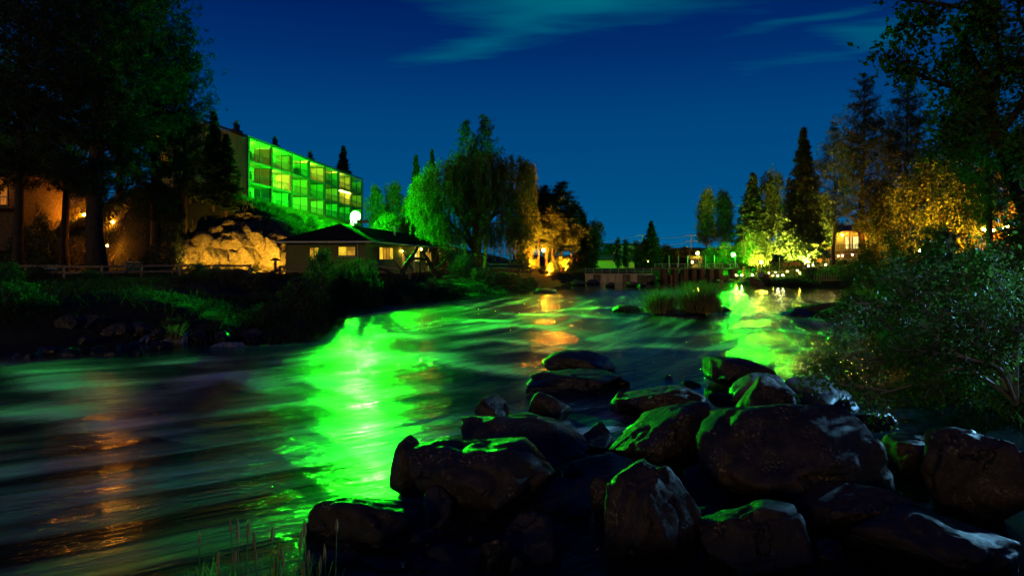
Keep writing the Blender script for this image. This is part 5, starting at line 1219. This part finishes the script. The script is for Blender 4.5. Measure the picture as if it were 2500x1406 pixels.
for px, d, top, wr, lab in ((1275, 92, 618, 24, 'golden leafy bush left of the orange-lit trunks'), (1305, 94, 632, 18, 'golden low bush before the leftmost orange trunk'), (1350, 92, 636, 20, 'golden bush in the middle of the orange-lit undergrowth'), (1375, 94, 622, 24, 'golden arching bush right of the orange-lit trunks'), (1398, 92, 640, 20, 'golden bush at the outer edge of the orange-lit undergrowth'), (1325, 90, 650, 18, 'low golden bush at the waterside')):
    S(lab, SCc if px % 2 else SA, px, d, top, wr, OS)
RS = 'shrubs along the right bank'
for px, d, top, wr, pr, lab in ((1978, 80, 655, 22, SA, 'clipped dark hedge bush left of the dock'), (1835, 86, 676, 22, SA, 'dark green bush left of the stone outcrop'), (1900, 82, 682, 24, SA, 'dark green bush right of the stone outcrop'), (1930, 79, 680, 26, SA, 'dark waterside bush between outcrop and dock'), (1962, 77, 684, 24, SA, 'dark waterside bush just left of the dock'), (2038, 92, 635, 12, SCc, 'small dark upright shrub below the porch, left one'), (2060, 90, 633, 11, SCc, 'small dark upright shrub below the porch, right one'), (2090, 84, 640, 26, SA, 'dark bush right of the dock'), (2085, 72, 668, 30, SA, 'dark bush at the water past the dock'), (2130, 60, 655, 46, SA, 'large dark bush on the right bank waterline'), (2210, 50, 650, 60, SA, 'dark bushy mass before the amber specks'), (2110, 56, 690, 30, SB, 'tawny grassy bush on the right waterline'), (1720, 92, 678, 12, SB, 'small tawny bush by the boulder under the sluice gates'), (2290, 40, 640, 70, SA, 'dark leafy bush behind the blue-twigged shrub'), (2400, 34, 620, 85, SA, 'big dark leafy bush near the right edge'), (2480, 28, 600, 90, SCc, 'tall dark bush at the right edge'), (2180, 40, 690, 50, SA, 'dark low bush over the right waterline')):
    S(lab, pr, px, d, top, wr, RS)

CW = 'weeds growing on the cliff'
for k, (px, d, top, wr, lab) in enumerate(((470, 69.5, 598, 14, 'weed tuft at the left foot of the lit cliff'), (520, 70.5, 590, 12, 'weed tuft on the lit cliff below the firs'), (560, 70.5, 575, 15, 'leafy weed beneath the narrow firs on the cliff'), (605, 71.5, 560, 14, 'leafy weed in the middle of the cliff'), (650, 73.5, 545, 16, 'leafy weed on the upper cliff'), (668, 72.5, 580, 14, 'bright weed hanging right on the lit cliff'), (625, 72, 592, 11, 'small weed in a crack of the lit cliff'), (690, 74, 575, 14, 'weed on the cliff beside the house roof'))):
    S(lab, SA if k % 2 else SB, px, d, top, wr, CW, name='cliff_weed', dz=0.6)
# potted plants get their leaves
for o in list(COL.objects):
    if o.get('_plant'):
        del o['_plant']; c = link('foliage', SHR_A[1], o, (0, 0, 0.25), None, (0.32, 0.32, 0.45))

# hillside grass and tufts lit green
def blades(name, pts, length, width, m, r, lean=0.35):
    n = len(pts); d = unit(np.stack([r.normal(size=n) * lean, r.normal(size=n) * lean, np.ones(n)], -1))
    return leaf_mesh(name, pts, d, length, width, m, r)
r = np.random.default_rng(31)
gxp = r.uniform(-33.5, -13, 26000); gyp = 68 + 60 * r.random(26000) ** 1.3
yc_ = 66 + (gxp + 36) * 8 / 15
mk = (gyp > yc_ + 2.4); gxp, gyp = gxp[mk], gyp[mk]
mk = (n2(gxp, gyp, 0.35, 2, 4.0) > -0.25); gxp, gyp = gxp[mk], gyp[mk]
pts = np.stack([gxp, gyp, terrain(gxp, gyp) - 0.03], -1)
o = link('hillside_grass', blades('hillside_grass', pts, r.uniform(0.35, 0.9, len(pts)), 0.06, M['dry_grass'], r, 0.5)); o['kind'] = 'stuff'; o['label'] = 'long grass on the slope under the hotel lit vivid green'; o['category'] = 'grass'
gxp = r.uniform(-40, 6, 30000); gyp = r.uniform(24, 64, 30000); sdv = river_sd(gxp, gyp); mk = (sdv > 0.5) & (gxp < np.interp(gyp, [24, 64], [-8, 4])); mk &= n2(gxp, gyp, 0.5, 3, 12.0) > -0.15; gxp, gyp = gxp[mk], gyp[mk]
pts = np.stack([gxp, gyp, terrain(gxp, gyp) - 0.03], -1)
o = link('bank_grass', blades('bank_grass', pts, r.uniform(0.15, 0.5, len(pts)), 0.03, M['grass'], r, 0.5)); o['kind'] = 'stuff'; o['label'] = 'rough grass covering the left bank'; o['category'] = 'grass'
gxp = r.uniform(24, 62, 22000); gyp = r.uniform(60, 108, 22000); sdv = river_sd(gxp, gyp); mk = sdv > 0.6; gxp, gyp = gxp[mk], gyp[mk]
pts = np.stack([gxp, gyp, terrain(gxp, gyp) - 0.03], -1)
o = link('garden_grass', blades('garden_grass', pts, r.uniform(0.12, 0.40, len(pts)), 0.045, M['dry_grass'], r, 0.5)); o['kind'] = 'stuff'; o['label'] = 'lamp-lit grass of the right bank garden'; o['category'] = 'grass'
gxp = r.uniform(-75, -33, 30000); gyp = r.uniform(58, 90, 30000)
pts = np.stack([gxp, gyp, terrain(gxp, gyp) - 0.03], -1)
o = link('slope_grass', blades('slope_grass', pts, r.uniform(0.25, 0.7, len(pts)), 0.05, M['dry_grass'], r, 0.6)); o['kind'] = 'stuff'; o['label'] = 'long grass on the slope under the left pines'; o['category'] = 'grass'
HS = 'bushes on the green-lit slope'
for k, (px, d, top, wr, lab) in enumerate(((640, 78, 494, 20, 'bush right at the corner of the hotel foundation'), (680, 80, 505, 18, 'bush under the second hotel bay'), (720, 82, 520, 20, 'glowing bush under the third hotel bay'), (760, 84, 528, 20, 'glowing bush under the fourth hotel bay'), (800, 86, 536, 20, 'glowing bush under the fifth hotel bay'), (690, 75, 548, 18, 'bright bush hanging over the cliff edge'), (745, 76, 556, 16, 'bright bush just above the house roof'), (830, 84, 546, 16, 'bright yellow-green bush beside the floodlight'), (910, 86, 548, 16, 'bright green bush right of the floodlight'), (600, 76, 496, 18, 'dim green bush on the cliff top'))):
    S('leafy ' + lab, SA if k % 2 else SCc, px, d, top, wr, HS, dz=-0.2)

# grass islet: two reed clumps
def reed_clump(name, label, px, base, w, top, n, m, seed, cat='reeds', lean=0.28):
    d = DW(base); c = P(px, base, d); hh = (base - top) / FPX * d; r = np.random.default_rng(seed); sx = w / FPX * d / 2
    u = r.normal(size=(n, 2)) * 0.45; b = np.stack([u[:, 0] * sx, u[:, 1] * sx * 0.8, np.zeros(n)], -1)
    ln = hh * r.uniform(0.45, 1.05, n); dr_ = unit(np.stack([u[:, 0] * lean * 1.5 + r.normal(size=n) * 0.15, u[:, 1] * lean + r.normal(size=n) * 0.15, np.ones(n)], -1))
    V, F = [], []
    sd = unit(np.cross(dr_, r.normal(size=(n, 3)))); bow = np.stack([dr_[:, 0], dr_[:, 1], np.zeros(n)], -1)
    wd = 0.012 + 0.012 * r.random(n)
    rows = []
    for s in (0, 0.35, 0.7, 1.0):
        p_ = b + dr_ * (ln * s)[:, None] + bow * (ln * 1.1 * s * s)[:, None] - np.array([0, 0, 1]) * (ln * 0.25 * s ** 3 * np.linalg.norm(bow, axis=1))[:, None]
        ww = wd * (1 - 0.9 * s); rows += [p_ + sd * ww[:, None], p_ - sd * ww[:, None]]
    V = np.stack(rows, 1).reshape(-1, 3); k = np.arange(n)[:, None] * 8
    F = np.concatenate([k + np.array([[0, 1, 3, 2]]), k + np.array([[2, 3, 5, 4]]), k + np.array([[4, 5, 7, 6]])])
    t = thing(name, label, cat, (c.x, c.y, 0.1)); o = link('blades', mesh_np('blades', V, F, M[m], False), t); o['kind'] = 'stuff'
    return t
reed_clump('reed_clump', 'smaller pale grass clump on the river islet', 1614, 768, 62, 706, 1100, 'reed', 41, lean=0.16)
reed_clump('reed_clump', 'larger tawny grass clump on the river islet', 1706, 768, 74, 686, 1700, 'reed', 42, lean=0.16)
reed_clump('reed_clump', 'drooping dry grass tuft over the left waterline', 425, 835, 40, 790, 160, 'reed', 43, lean=0.3)
reed_clump('reed_clump', 'tawny grass tuft at the right bank waterline', 2105, 742, 70, 700, 500, 'reed', 46, lean=0.5)

# foreground stalks
st_t = thing('grass_stalks', 'slender seeded grass stalks at the bottom edge in front of the green water', 'grass', (-2.25, 5.6, -0.2))
rr = random.Random(8)
for k in range(20):
    px = 505 + k * 16.5 + rr.uniform(-8, 8); d = rr.uniform(5.3, 5.9); top = rr.choice((1270, 1300, 1330, 1345, 1360, 1290, 1375))
    a = P(px, 1440, d) - Vector((-2.25, 5.6, -0.2)); b = P(px + rr.uniform(-22, 22), top, d) - Vector((-2.25, 5.6, -0.2)); a.z = 0.0
    m_ = a.lerp(b, 0.6) + Vector((rr.uniform(-.02, .02), 0, 0))
    stalk = MB().tube([a, m_, b], [0.007, 0.006, 0.004], 4).build('stalk', M['dry_grass'], st_t)
    dirv = (b - m_).normalized(); l = rr.uniform(0.10, 0.2)
    hd = MB(); hd.tube([b - dirv * l, b - dirv * l * 0.6, b - dirv * l * 0.2, b + dirv * 0.02], [0.003, 0.016, 0.012, 0.001], 6); hd.build('seed_head', M['seed'], stalk)
r = np.random.default_rng(51)
n = 900; pts = np.stack([r.uniform(-2.75, -1.55, n), r.uniform(4.9, 5.9, n), np.full(n, -0.1)], -1)
o = link('grass_tuft', blades('grass_tuft', pts, r.uniform(0.2, 0.62, n), 0.011, M['dry_grass'], r, 0.3)); o['kind'] = 'stuff'; o['label'] = 'short green blades around the grass stalks'; o['category'] = 'grass'

# ------------------------------------------------------------------ near shrub and overhanging tree on the right
def branchy(name, label, cat, loc, roots, leaf_n, leaf_size, m, seed, spread, bark='twig', group=None, nlf=9):
    """shrub built from explicit arching branches: roots = [(points, radius)]"""
    rr = random.Random(seed); r = np.random.default_rng(seed); t = thing(name, label, cat, loc, 0, group); tb = MB(); tips = []
    def grow(p, dirv, length, rad, lev):
        pts = [Vector(p)]; d = Vector(dirv).normalized(); n = 5
        for i in range(n):
            d = (d + Vector((rr.gauss(0, .16), rr.gauss(0, .16), rr.gauss(-0.02, .12)))).normalized(); pts.append(pts[-1] + d * length / n)
        tb.tube(pts, list(np.linspace(rad, rad * 0.4, n + 1)), 5 if lev < 2 else 4, False)
        for i in range(1, n + 1):
            if lev >= 1: tips.append((pts[i], d))
            if lev < 2:
                for _ in range(2 if lev == 0 else 1 + (rr.random() < 0.6)):
                    dd = (d + Vector((rr.gauss(0, .7), rr.gauss(0, .7), rr.gauss(0.05, .55)))).normalized()
                    grow(pts[i], dd, length * rr.uniform(0.35, 0.6), rad * 0.45, lev + 1)
    for pts, rad in roots:
        q = smooth_curve(np.array(pts, float), 4); tb.tube([tuple(x) for x in q], list(np.linspace(rad, rad * 0.35, len(q))), 6, False)
        for i in range(3, len(q), 2):
            d = Vector(q[i] - q[i - 1]).normalized()
            dd = (d * 0.6 + Vector((rr.gauss(0, .6), rr.gauss(0, .6), rr.gauss(0.1, .5)))).normalized()
            grow(q[i], dd, spread * rr.uniform(0.5, 1.0), rad * 0.4, 0)
    tb.build('branches', M[bark], t, True)
    tp = np.array([p[:] for p, _ in tips]); td = np.array([d[:] for _, d in tips])
    idx = r.integers(0, len(tp), leaf_n); b = tp[idx] + r.normal(size=(leaf_n, 3)) * leaf_size * 1.3
    d = unit(td[idx] * 0.5 + r.normal(size=(leaf_n, 3)) * 0.8 + np.array([0, 0, -0.15])); ln = leaf_size * r.uniform(0.6, 1.25, leaf_n)
    link('foliage', leaf_mesh('foliage', b, d, ln, ln * 0.27, M[m], r), t)
    return t
def rel(px, py, d, o): q = P(px, py, d); return (q.x - o[0], q.y - o[1], q.z - o[2])
o1 = (9.3, 12.6, 0.35)
branchy('riverside_shrub', 'wide green shrub with bluish twigs hanging over the right waterline', 'shrub', o1, [
    ([(0, 0, 0), rel(2330, 860, 12.4, o1), rel(2150, 850, 12.2, o1), rel(2040, 880, 12.0, o1)], 0.05),
    ([(0, 0, 0), rel(2350, 800, 12.8, o1), rel(2200, 750, 12.9, o1), rel(2090, 740, 13.0, o1)], 0.05),
    ([(0, 0, 0), rel(2400, 780, 12.2, o1), rel(2300, 760, 12.4, o1), rel(2200, 720, 12.4, o1)], 0.05),
    ([(0, 0, 0), rel(2420, 760, 12.8, o1), rel(2440, 750, 13.0, o1), rel(2400, 700, 13.2, o1)], 0.05),
    ([(0, 0, 0), rel(2360, 900, 11.6, o1), rel(2260, 930, 11.3, o1), rel(2150, 960, 11.0, o1)], 0.04),
    ([(0, 0, 0), rel(2480, 830, 11.4, o1), rel(2500, 790, 11.2, o1), rel(2540, 750, 11.0, o1)], 0.05),
    ([(0, 0, 0), rel(2440, 900, 11.2, o1), rel(2380, 880, 10.8, o1), rel(2300, 860, 10.6, o1)], 0.04),
    ([(0, 0, 0), rel(2440, 850, 12.0, o1), rel(2360, 760, 11.8, o1), rel(2260, 790, 11.6, o1)], 0.04)], 11000, 0.095, 'near_leaf', 61, 1.0)
o2 = (9.0, 21, 0.3)
branchy('riverside_shrub', 'small shrub leaning over the debris on the right shore', 'shrub', (o2[0] + 5, o2[1], o2[2]), [
    ([(0, 0, 0), (-1.5, -0.3, 0.7), (-3.2, -0.6, 0.8), (-4.4, -0.8, 0.7)], 0.05), ([(0, 0, 0), (-1.0, 0.2, 1.0), (-2.6, 0.1, 1.4), (-3.6, 0, 1.4)], 0.05), ([(0, 0, 0), (-.2, 0.2, 1.0), (-.6, 0.1, 1.9), (-1.4, 0, 2.4)], 0.05)], 7000, 0.11, 'near_leaf', 62, 1.2)
o3 = (10.6, 13.5, 0.4)
branchy('overhanging_tree', 'near leafy tree whose boughs hang into the upper right corner', 'tree', o3, [
    ([(0, 0, 0), (-.2, 0, 2.6), rel(2440, 360, 13.0, o3), rel(2400, 200, 12.6, o3), rel(2330, 60, 12.0, o3)], 0.16),
    ([rel(2440, 330, 13.0, o3), rel(2390, 250, 12.6, o3), rel(2290, 200, 12.2, o3), rel(2205, 175, 12.0, o3)], 0.06),
    ([rel(2430, 360, 13.0, o3), rel(2380, 300, 12.6, o3), rel(2330, 300, 12.2, o3), rel(2300, 330, 12.0, o3)], 0.06),
    ([rel(2420, 250, 12.8, o3), rel(2440, 140, 12.2, o3), rel(2400, 40, 11.6, o3), rel(2290, 10, 11.2, o3), rel(2200, 0, 11.0, o3)], 0.06),
    ([rel(2440, 330, 13.0, o3), rel(2500, 240, 12.4, o3), rel(2520, 120, 12.0, o3), rel(2480, 30, 11.6, o3)], 0.07),
    ([rel(2430, 340, 13.0, o3), rel(2490, 330, 12.6, o3), rel(2520, 320, 12.2, o3), rel(2540, 340, 12.0, o3)], 0.05)], 6500, 0.13, 'near_leaf', 63, 0.62, bark='bark')
r = np.random.default_rng(77)
n = 9000; gxp = r.uniform(8.5, 20, n); gyp = r.uniform(6, 26, n); mk = river_sd(gxp, gyp) > -0.3; gxp, gyp = gxp[mk], gyp[mk]
pts = np.stack([gxp, gyp, terrain(gxp, gyp) - 0.03], -1)
o = link('shore_grass', blades('shore_grass', pts, r.uniform(0.2, 0.55, len(pts)), 0.012, M['shrub_leaf'], r, 0.6)); o['kind'] = 'stuff'; o['label'] = 'dark grass under the riverside shrub'; o['category'] = 'grass'
for k, (px, dd, top, wr, lab) in enumerate(((2360, 15, 830, 110, 'low dark bush under the blue-twigged shrub'), (2460, 13.5, 850, 110, 'low dark bush at the right edge above the massive boulder'), (2290, 17, 800, 90, 'low dark bush behind the blue-twigged shrub'), (2420, 19, 740, 110, 'dark bush deep behind the blue-twigged shrub'))):
    S(lab, SA if k % 2 else SCc, px, dd, top, wr, RS)
# bare debris at the right shore and dead branches
def bare(name, label, segs, m='drift_wood', cat='driftwood'):
    base = segs[0][0][0]; t = thing(name, label, cat, base)
    for pts, r0, r1 in segs:
        q = smooth_curve(np.array([tuple(Vector(p) - Vector(base)) for p in pts]), 5); MB().tube([tuple(x) for x in q], list(np.linspace(r0, r1, len(q))), 6).build('limb', M[m], t, True)
    return t
bare('driftwood_frame', 'pair of dark dead trunks leaning together before the lit house door', [
    ([P(978, 682, 55), P(990, 650, 55.1), P(1009, 622, 55.0), P(1021, 602, 55.3)], 0.26, 0.10), ([P(1072, 682, 55.4), P(1055, 655, 55.6), P(1043, 632, 55.2), P(1030, 612, 55.3)], 0.26, 0.10),
    ([P(984, 668, 55), P(965, 640, 54.8), P(952, 628, 54.7)], 0.07, 0.02), ([P(1058, 660, 55.5), P(1082, 640, 55.2), P(1090, 622, 55.2)], 0.07, 0.02), ([P(1046, 640, 55.2), P(1036, 655, 54.8), P(1042, 672, 54.6)], 0.08, 0.03), ([P(1000, 636, 55), P(985, 618, 54.8), P(980, 608, 54.8)], 0.05, 0.015), ([P(1072, 682, 55.4), P(1100, 676, 55.0), P(1120, 680, 54.6)], 0.16, 0.05), ([P(995, 645, 55), P(1008, 660, 54.7), P(1004, 680, 54.5)], 0.08, 0.04),
    ([P(990, 645, 55.1), P(1010, 632, 54.8), P(1040, 634, 55.0)], 0.16, 0.1), ([P(975, 680, 55), P(940, 660, 54.8), P(915, 652, 54.6)], 0.2, 0.06), ([P(1010, 690, 54.8), P(1025, 665, 54.9), P(1022, 640, 55.2)], 0.09, 0.06)])
bare('fallen_branch', 'pale fallen branch on the dark bank right of the driftwood', [([P(1130, 712, 52), P(1180, 706, 53), P(1240, 695, 55)], 0.07, 0.03), ([P(1180, 706, 53), P(1200, 690, 53), P(1205, 675, 53.5)], 0.04, 0.02)])
bare('fallen_branch', 'bare branches lying on the dark slope under the huge pine', [([P(255, 700, 38), P(300, 672, 38.5), P(330, 645, 39)], 0.05, 0.02), ([P(255, 700, 38), P(320, 690, 37), P(390, 715, 36)], 0.06, 0.02), ([P(300, 740, 34), P(340, 720, 34), P(400, 770, 32)], 0.05, 0.02)])
bare('drift_log', 'dark log and flood debris caught on the right shore', [([P(1925, 768, 38), P(2010, 752, 37), P(2150, 742, 36)], 0.35, 0.2), ([P(1990, 775, 35), P(2060, 745, 36), P(2100, 722, 36.5)], 0.12, 0.04), ([P(2030, 770, 35), P(2100, 755, 35.5), P(2170, 760, 35.5)], 0.3, 0.15)])
rock('dark rock under the drift log on the right shore', 1960, 772, 110, 22, 150, 'river_rock', 4)
rock('low dark rock beside the drift log near the water', 2080, 775, 150, 26, 151, 'river_rock', 4)

# fences
def fence(label, pts, d_h=1.0, nrail=2, post=0.09, m='wood', name='wooden_fence', spacing=2.4, group=None, flat=None):
    base = Vector((pts[0][0], pts[0][1], TZ(*pts[0]))); t = thing(name, label, 'fence', base, 0, group)
    q = [Vector((x, y, 0)) for x, y in pts]; P_ = []
    for a, b in zip(q[:-1], q[1:]):
        n = max(1, int((b - a).length / spacing))
        for k in range(n): P_.append(a.lerp(b, k / n))
    P_.append(q[-1])
    P_ = [Vector((p.x, p.y, TZ(p.x, p.y) if flat is None else flat)) for p in P_]
    if flat is not None: base.z = flat; t.location = base
    for p in P_:
        l = p - base; MB().box(l.x - post, l.x + post, l.y - post, l.y + post, l.z - 0.3, l.z + d_h).build('post', M[m], t)
    for a, b in zip(P_[:-1], P_[1:]):
        for k in range(nrail):
            z = d_h * (0.9 - 0.42 * k); v = (b - a); s = Vector((-v.y, v.x, 0)).normalized() * 0.035
            A, B_ = a - base + Vector((0, 0, z)) + v * 0.03, b - base + Vector((0, 0, z)) - v * 0.03
            A.y -= post; B_.y -= post
            MB().add([A - s - Vector((0, 0, .08)), B_ - s - Vector((0, 0, .08)), B_ + s - Vector((0, 0, .08)), A + s - Vector((0, 0, .08)), A - s + Vector((0, 0, .08)), B_ - s + Vector((0, 0, .08)), B_ + s + Vector((0, 0, .08)), A + s + Vector((0, 0, .08))],
                     [(0, 3, 2, 1), (4, 5, 6, 7), (0, 1, 5, 4), (1, 2, 6, 5), (2, 3, 7, 6), (3, 0, 4, 7)]).build('rail', M[m], t)
def gxy(px, d): return ((px - 1250) / FPX * d, d)
fence('wooden post-and-rail fence running along the left bank path', [gxy(-30, 50), gxy(250, 51), gxy(440, 54), gxy(610, 57)], 1.05, 2, 0.11)
fence('wooden post-and-rail fence in front of the house', [gxy(683, 58), gxy(895, 58.5), gxy(1000, 58)], 0.95, 2, 0.09)
fence('dark footbridge railing beside the willow at the water', [gxy(1192, 78), gxy(1240, 76), gxy(1296, 74)], 1.0, 3, 0.05, 'dark_trim', 'footbridge_railing', 1.3, flat=1.55)
p = G(672, 57.5); t = thing('bird_feeder', 'wooden feeder post with a little roof beside the lawn fence', 'post', p)
MB().box(-0.09, 0.09, -0.09, 0.09, -0.2, 1.35).build('post', M['dark_wood'], t)
MB().add([(-.42, -.3, 1.36), (.42, -.3, 1.36), (.42, .3, 1.36), (-.42, .3, 1.36), (0, -.3, 1.62), (0, .3, 1.62)], [(0, 3, 2, 1), (0, 1, 4), (2, 3, 5), (1, 2, 5, 4), (3, 0, 4, 5)]).build('roof', M['dark_wood'], t)

# stairs with rail up the left slope
sp = G(284, 66); stt = thing('stairs', 'wooden stairs with lit railing climbing behind the huge pine', 'stairs', sp)
for k in range(9): MB().box(-0.75, 0.75, k * 0.30, k * 0.30 + 0.34, k * 0.19, k * 0.19 + 0.05).build('tread', M['wood'], stt)
for s in (-1, 1):
    MB().add([(s * .8 - .04, -.1, -.2), (s * .8 + .04, -.1, -.2), (s * .8 + .04, 2.8, 1.6), (s * .8 - .04, 2.8, 1.6), (s * .8 - .04, -.1, .1), (s * .8 + .04, -.1, .1), (s * .8 + .04, 2.8, 1.9), (s * .8 - .04, 2.8, 1.9)], [(0, 1, 2, 3), (4, 7, 6, 5), (0, 4, 5, 1), (1, 5, 6, 2), (2, 6, 7, 3), (3, 7, 4, 0)]).build('stringer', M['dark_wood'], stt)
    for k in range(14): MB().box(s * .8 - .03, s * .8 + .03, k * 0.2, k * 0.2 + .05, k * .127, k * .127 + 1.15).build('baluster', M['wood'], stt)
for k in range(11): MB().box(-1.7 + k * .19 - .025, -1.7 + k * .19 + .025, 3.2, 3.25, 1.5 + .06 * (11 - k), 3.2 + .16 * (11 - k)).build('rail_slat', M['red_wood'], stt)
# green mesh fence
mf = thing('mesh_fence', 'low dark green mesh fence with lit top rail beside the stairs', 'fence', G(308, 62))
W_ = (390 - 308) / FPX * 62
for k in range(6): MB().tube([(k * W_ / 5, 0.3 * k, -0.2), (k * W_ / 5, 0.3 * k, 1.25 - 0.05 * k)], 0.035, 5).build('post', M['black_metal'], mf)
for k in range(5): MB().add([(k * W_ / 5 + .05, 0.3 * k + .02, 0), ((k + 1) * W_ / 5 - .05, .3 * (k + 1) - .02, 0), ((k + 1) * W_ / 5 - .05, .3 * (k + 1) - .02, 1.1 - .05 * k), (k * W_ / 5 + .05, .3 * k + .02, 1.15 - .05 * k), (k * W_ / 5 + .05, .3 * k + .04, 0), ((k + 1) * W_ / 5 - .05, .3 * (k + 1), 0), ((k + 1) * W_ / 5 - .05, .3 * (k + 1), 1.1 - .05 * k), (k * W_ / 5 + .05, .3 * k + .04, 1.15 - .05 * k)], [(0, 1, 2, 3), (5, 4, 7, 6), (3, 2, 6, 7), (0, 4, 5, 1)]).build('mesh_panel', M['tarp_green'], mf)
MB().tube([(0, 0, 1.26), (W_, 1.5, 1.02)], 0.035, 5).build('top_rail', M['cream_trim'], mf)
# teal bench under the pines
bt = thing('picnic_bench', 'teal bench in the shade under the left pines', 'bench', G(118, 52, 0.05))
MB().box(-0.55, 0.55, -0.2, 0.25, 0.42, 0.47).build('seat', M['teal_paint'], bt)
for z in (0.62, 0.82): MB().box(-0.55, 0.55, 0.2, 0.25, z, z + 0.12).build('back_slat', M['teal_paint'], bt)
for x in (-0.5, 0.5):
    for y in (-0.15, 0.22): MB().box(x - .03, x + .03, y - .025, y + .025, -0.1, 0.96 if y > 0 else 0.415).build('leg', M['teal_paint'], bt)

# right bank garden pieces
dk = thing('dock', 'low wooden dock with bench rail lit green at the right bank', 'dock', P(2025, 690, 76))
dk.location.z = 0.35
for k in range(14): MB().box(-1.3 + k * 0.19, -1.12 + k * 0.19, -0.5, 0.9, 0.3, 0.36).build('plank', M['wood'], dk)
for k in range(10): MB().box(-1.3 + k * 0.27, -1.20 + k * 0.27, 0.92, 0.97, 0.36, 0.95).build('back_slat', M['wood'], dk)
MB().box(-1.35, 1.4, -0.58, -0.50, 0.26, 0.42).build('fascia', M['wood'], dk)
MB().box(-1.3, 0.6, -0.9, -0.8, -0.30, -0.2).build('lower_beam', M['wood'], dk)
for x in (-1.2, 0.0, 1.2): MB().box(x - .07, x + .07, -0.4, -0.26, -1.4, 0.29).build('leg', M['dark_wood'], dk)
sp_ = G(1816, 89); t = thing('marker_post', 'yellow and black striped marker post at the tip of the right bank', 'post', sp_)
for k in range(8): MB().box(-0.16, 0.16, -0.03, 0.03, 0.35 + k * 0.16, 0.35 + (k + 1) * 0.16 - 0.004).build('stripe', M['yellow_paint' if k % 2 else 'black_metal'], t)
MB().box(-0.04, 0.04, 0.035, 0.08, -0.2, 1.7).build('post', M['grey_metal'], t)
for k, (px, h_, lab) in enumerate(((1829, 1.5, 'thin pole carrying wire beside the striped marker'), (1857, 1.5, 'thin pole below the fan-shaped bright tree'), (1878, 1.9, 'thin pole before the dim tree trunk'), (1903, 2.0, 'wooden pole standing on the upper garden path'))):
    p = G(px, 90 + k); t = thing('fence_pole', lab, 'pole', p); MB().tube([(0, 0, -0.2), (0, 0, h_)], 0.06, 6).build('pole', M['wood'], t); MB().sphere((0, 0, h_ + 0.04), 0.07, 6, 4).build('cap', M['wood'], t)
for k, (px, base, w, h, lab) in enumerate(((1842, 694, 24, 16, 'left boulder of the lamp-lit stone outcrop'), (1868, 693, 28, 16, 'right boulder of the lamp-lit stone outcrop'), (1856, 695, 24, 12, 'front boulder of the lamp-lit stone outcrop'), (1787, 690, 22, 10, 'low stone at the tip of the right bank'), (1762, 689, 18, 8, 'tiny rock between the sluice gates and the right bank'))):
    rock(lab, px, base, w, h, 160 + k, 'cliff_stone', 4, name='outcrop_stone', group='stone outcrop on the right bank')
p = P(1857, 684, 82.5); t = thing('notice_board', 'small blank grey board standing on the stone outcrop', 'sign', (p.x, p.y, 0.55))
MB().box(-0.36, 0.36, -0.03, 0.03, 0.3, 0.85).build('board', M['grey_metal'], t); MB().box(-0.40, 0.40, -0.05, 0.05, 0.855, 0.90).build('cap', M['black_metal'], t)
for x in (-0.25, 0.25): MB().box(x - .03, x + .03, 0.035, 0.08, -0.6, 0.8).build('leg', M['dark_wood'], t)
for k, (x0, x1, d, hh, lab) in enumerate(((1858, 1950, 90, 0.35, 'long low timber garden edging on the upper terrace'), (1875, 1958, 86, 0.3, 'long low timber garden edging on the lower terrace'), (1912, 1955, 101, 1.3, 'dark red garden wall left of the tent'), (1990, 2006, 101, 1.2, 'red brick garden wall behind the tent'))):
    a, b = G(x0, d), G(x1, d + (2 if k < 2 else 0)); t = thing('garden_wall', lab, 'wall', a)
    n = 6 if k < 2 else 5
    for q in range(n):
        p0 = a.lerp(b, q / n); p1 = a.lerp(b, (q + 1) / n); l0 = p0 - a; l1 = p1 - a; z = TZ(p0.x, p0.y) - a.z
        MB().add([(l0.x, l0.y, z - .4), (l1.x - .03, l1.y, z - .4), (l1.x - .03, l1.y + .2, z - .4), (l0.x, l0.y + .2, z - .4), (l0.x, l0.y, z + hh), (l1.x - .03, l1.y, z + hh), (l1.x - .03, l1.y + .2, z + hh), (l0.x, l0.y + .2, z + hh)], [(0, 3, 2, 1), (4, 5, 6, 7), (0, 1, 5, 4), (1, 2, 6, 5), (2, 3, 7, 6), (3, 0, 4, 7)]).build('wall_section', M['wood' if k < 2 else 'brick_red'], t)
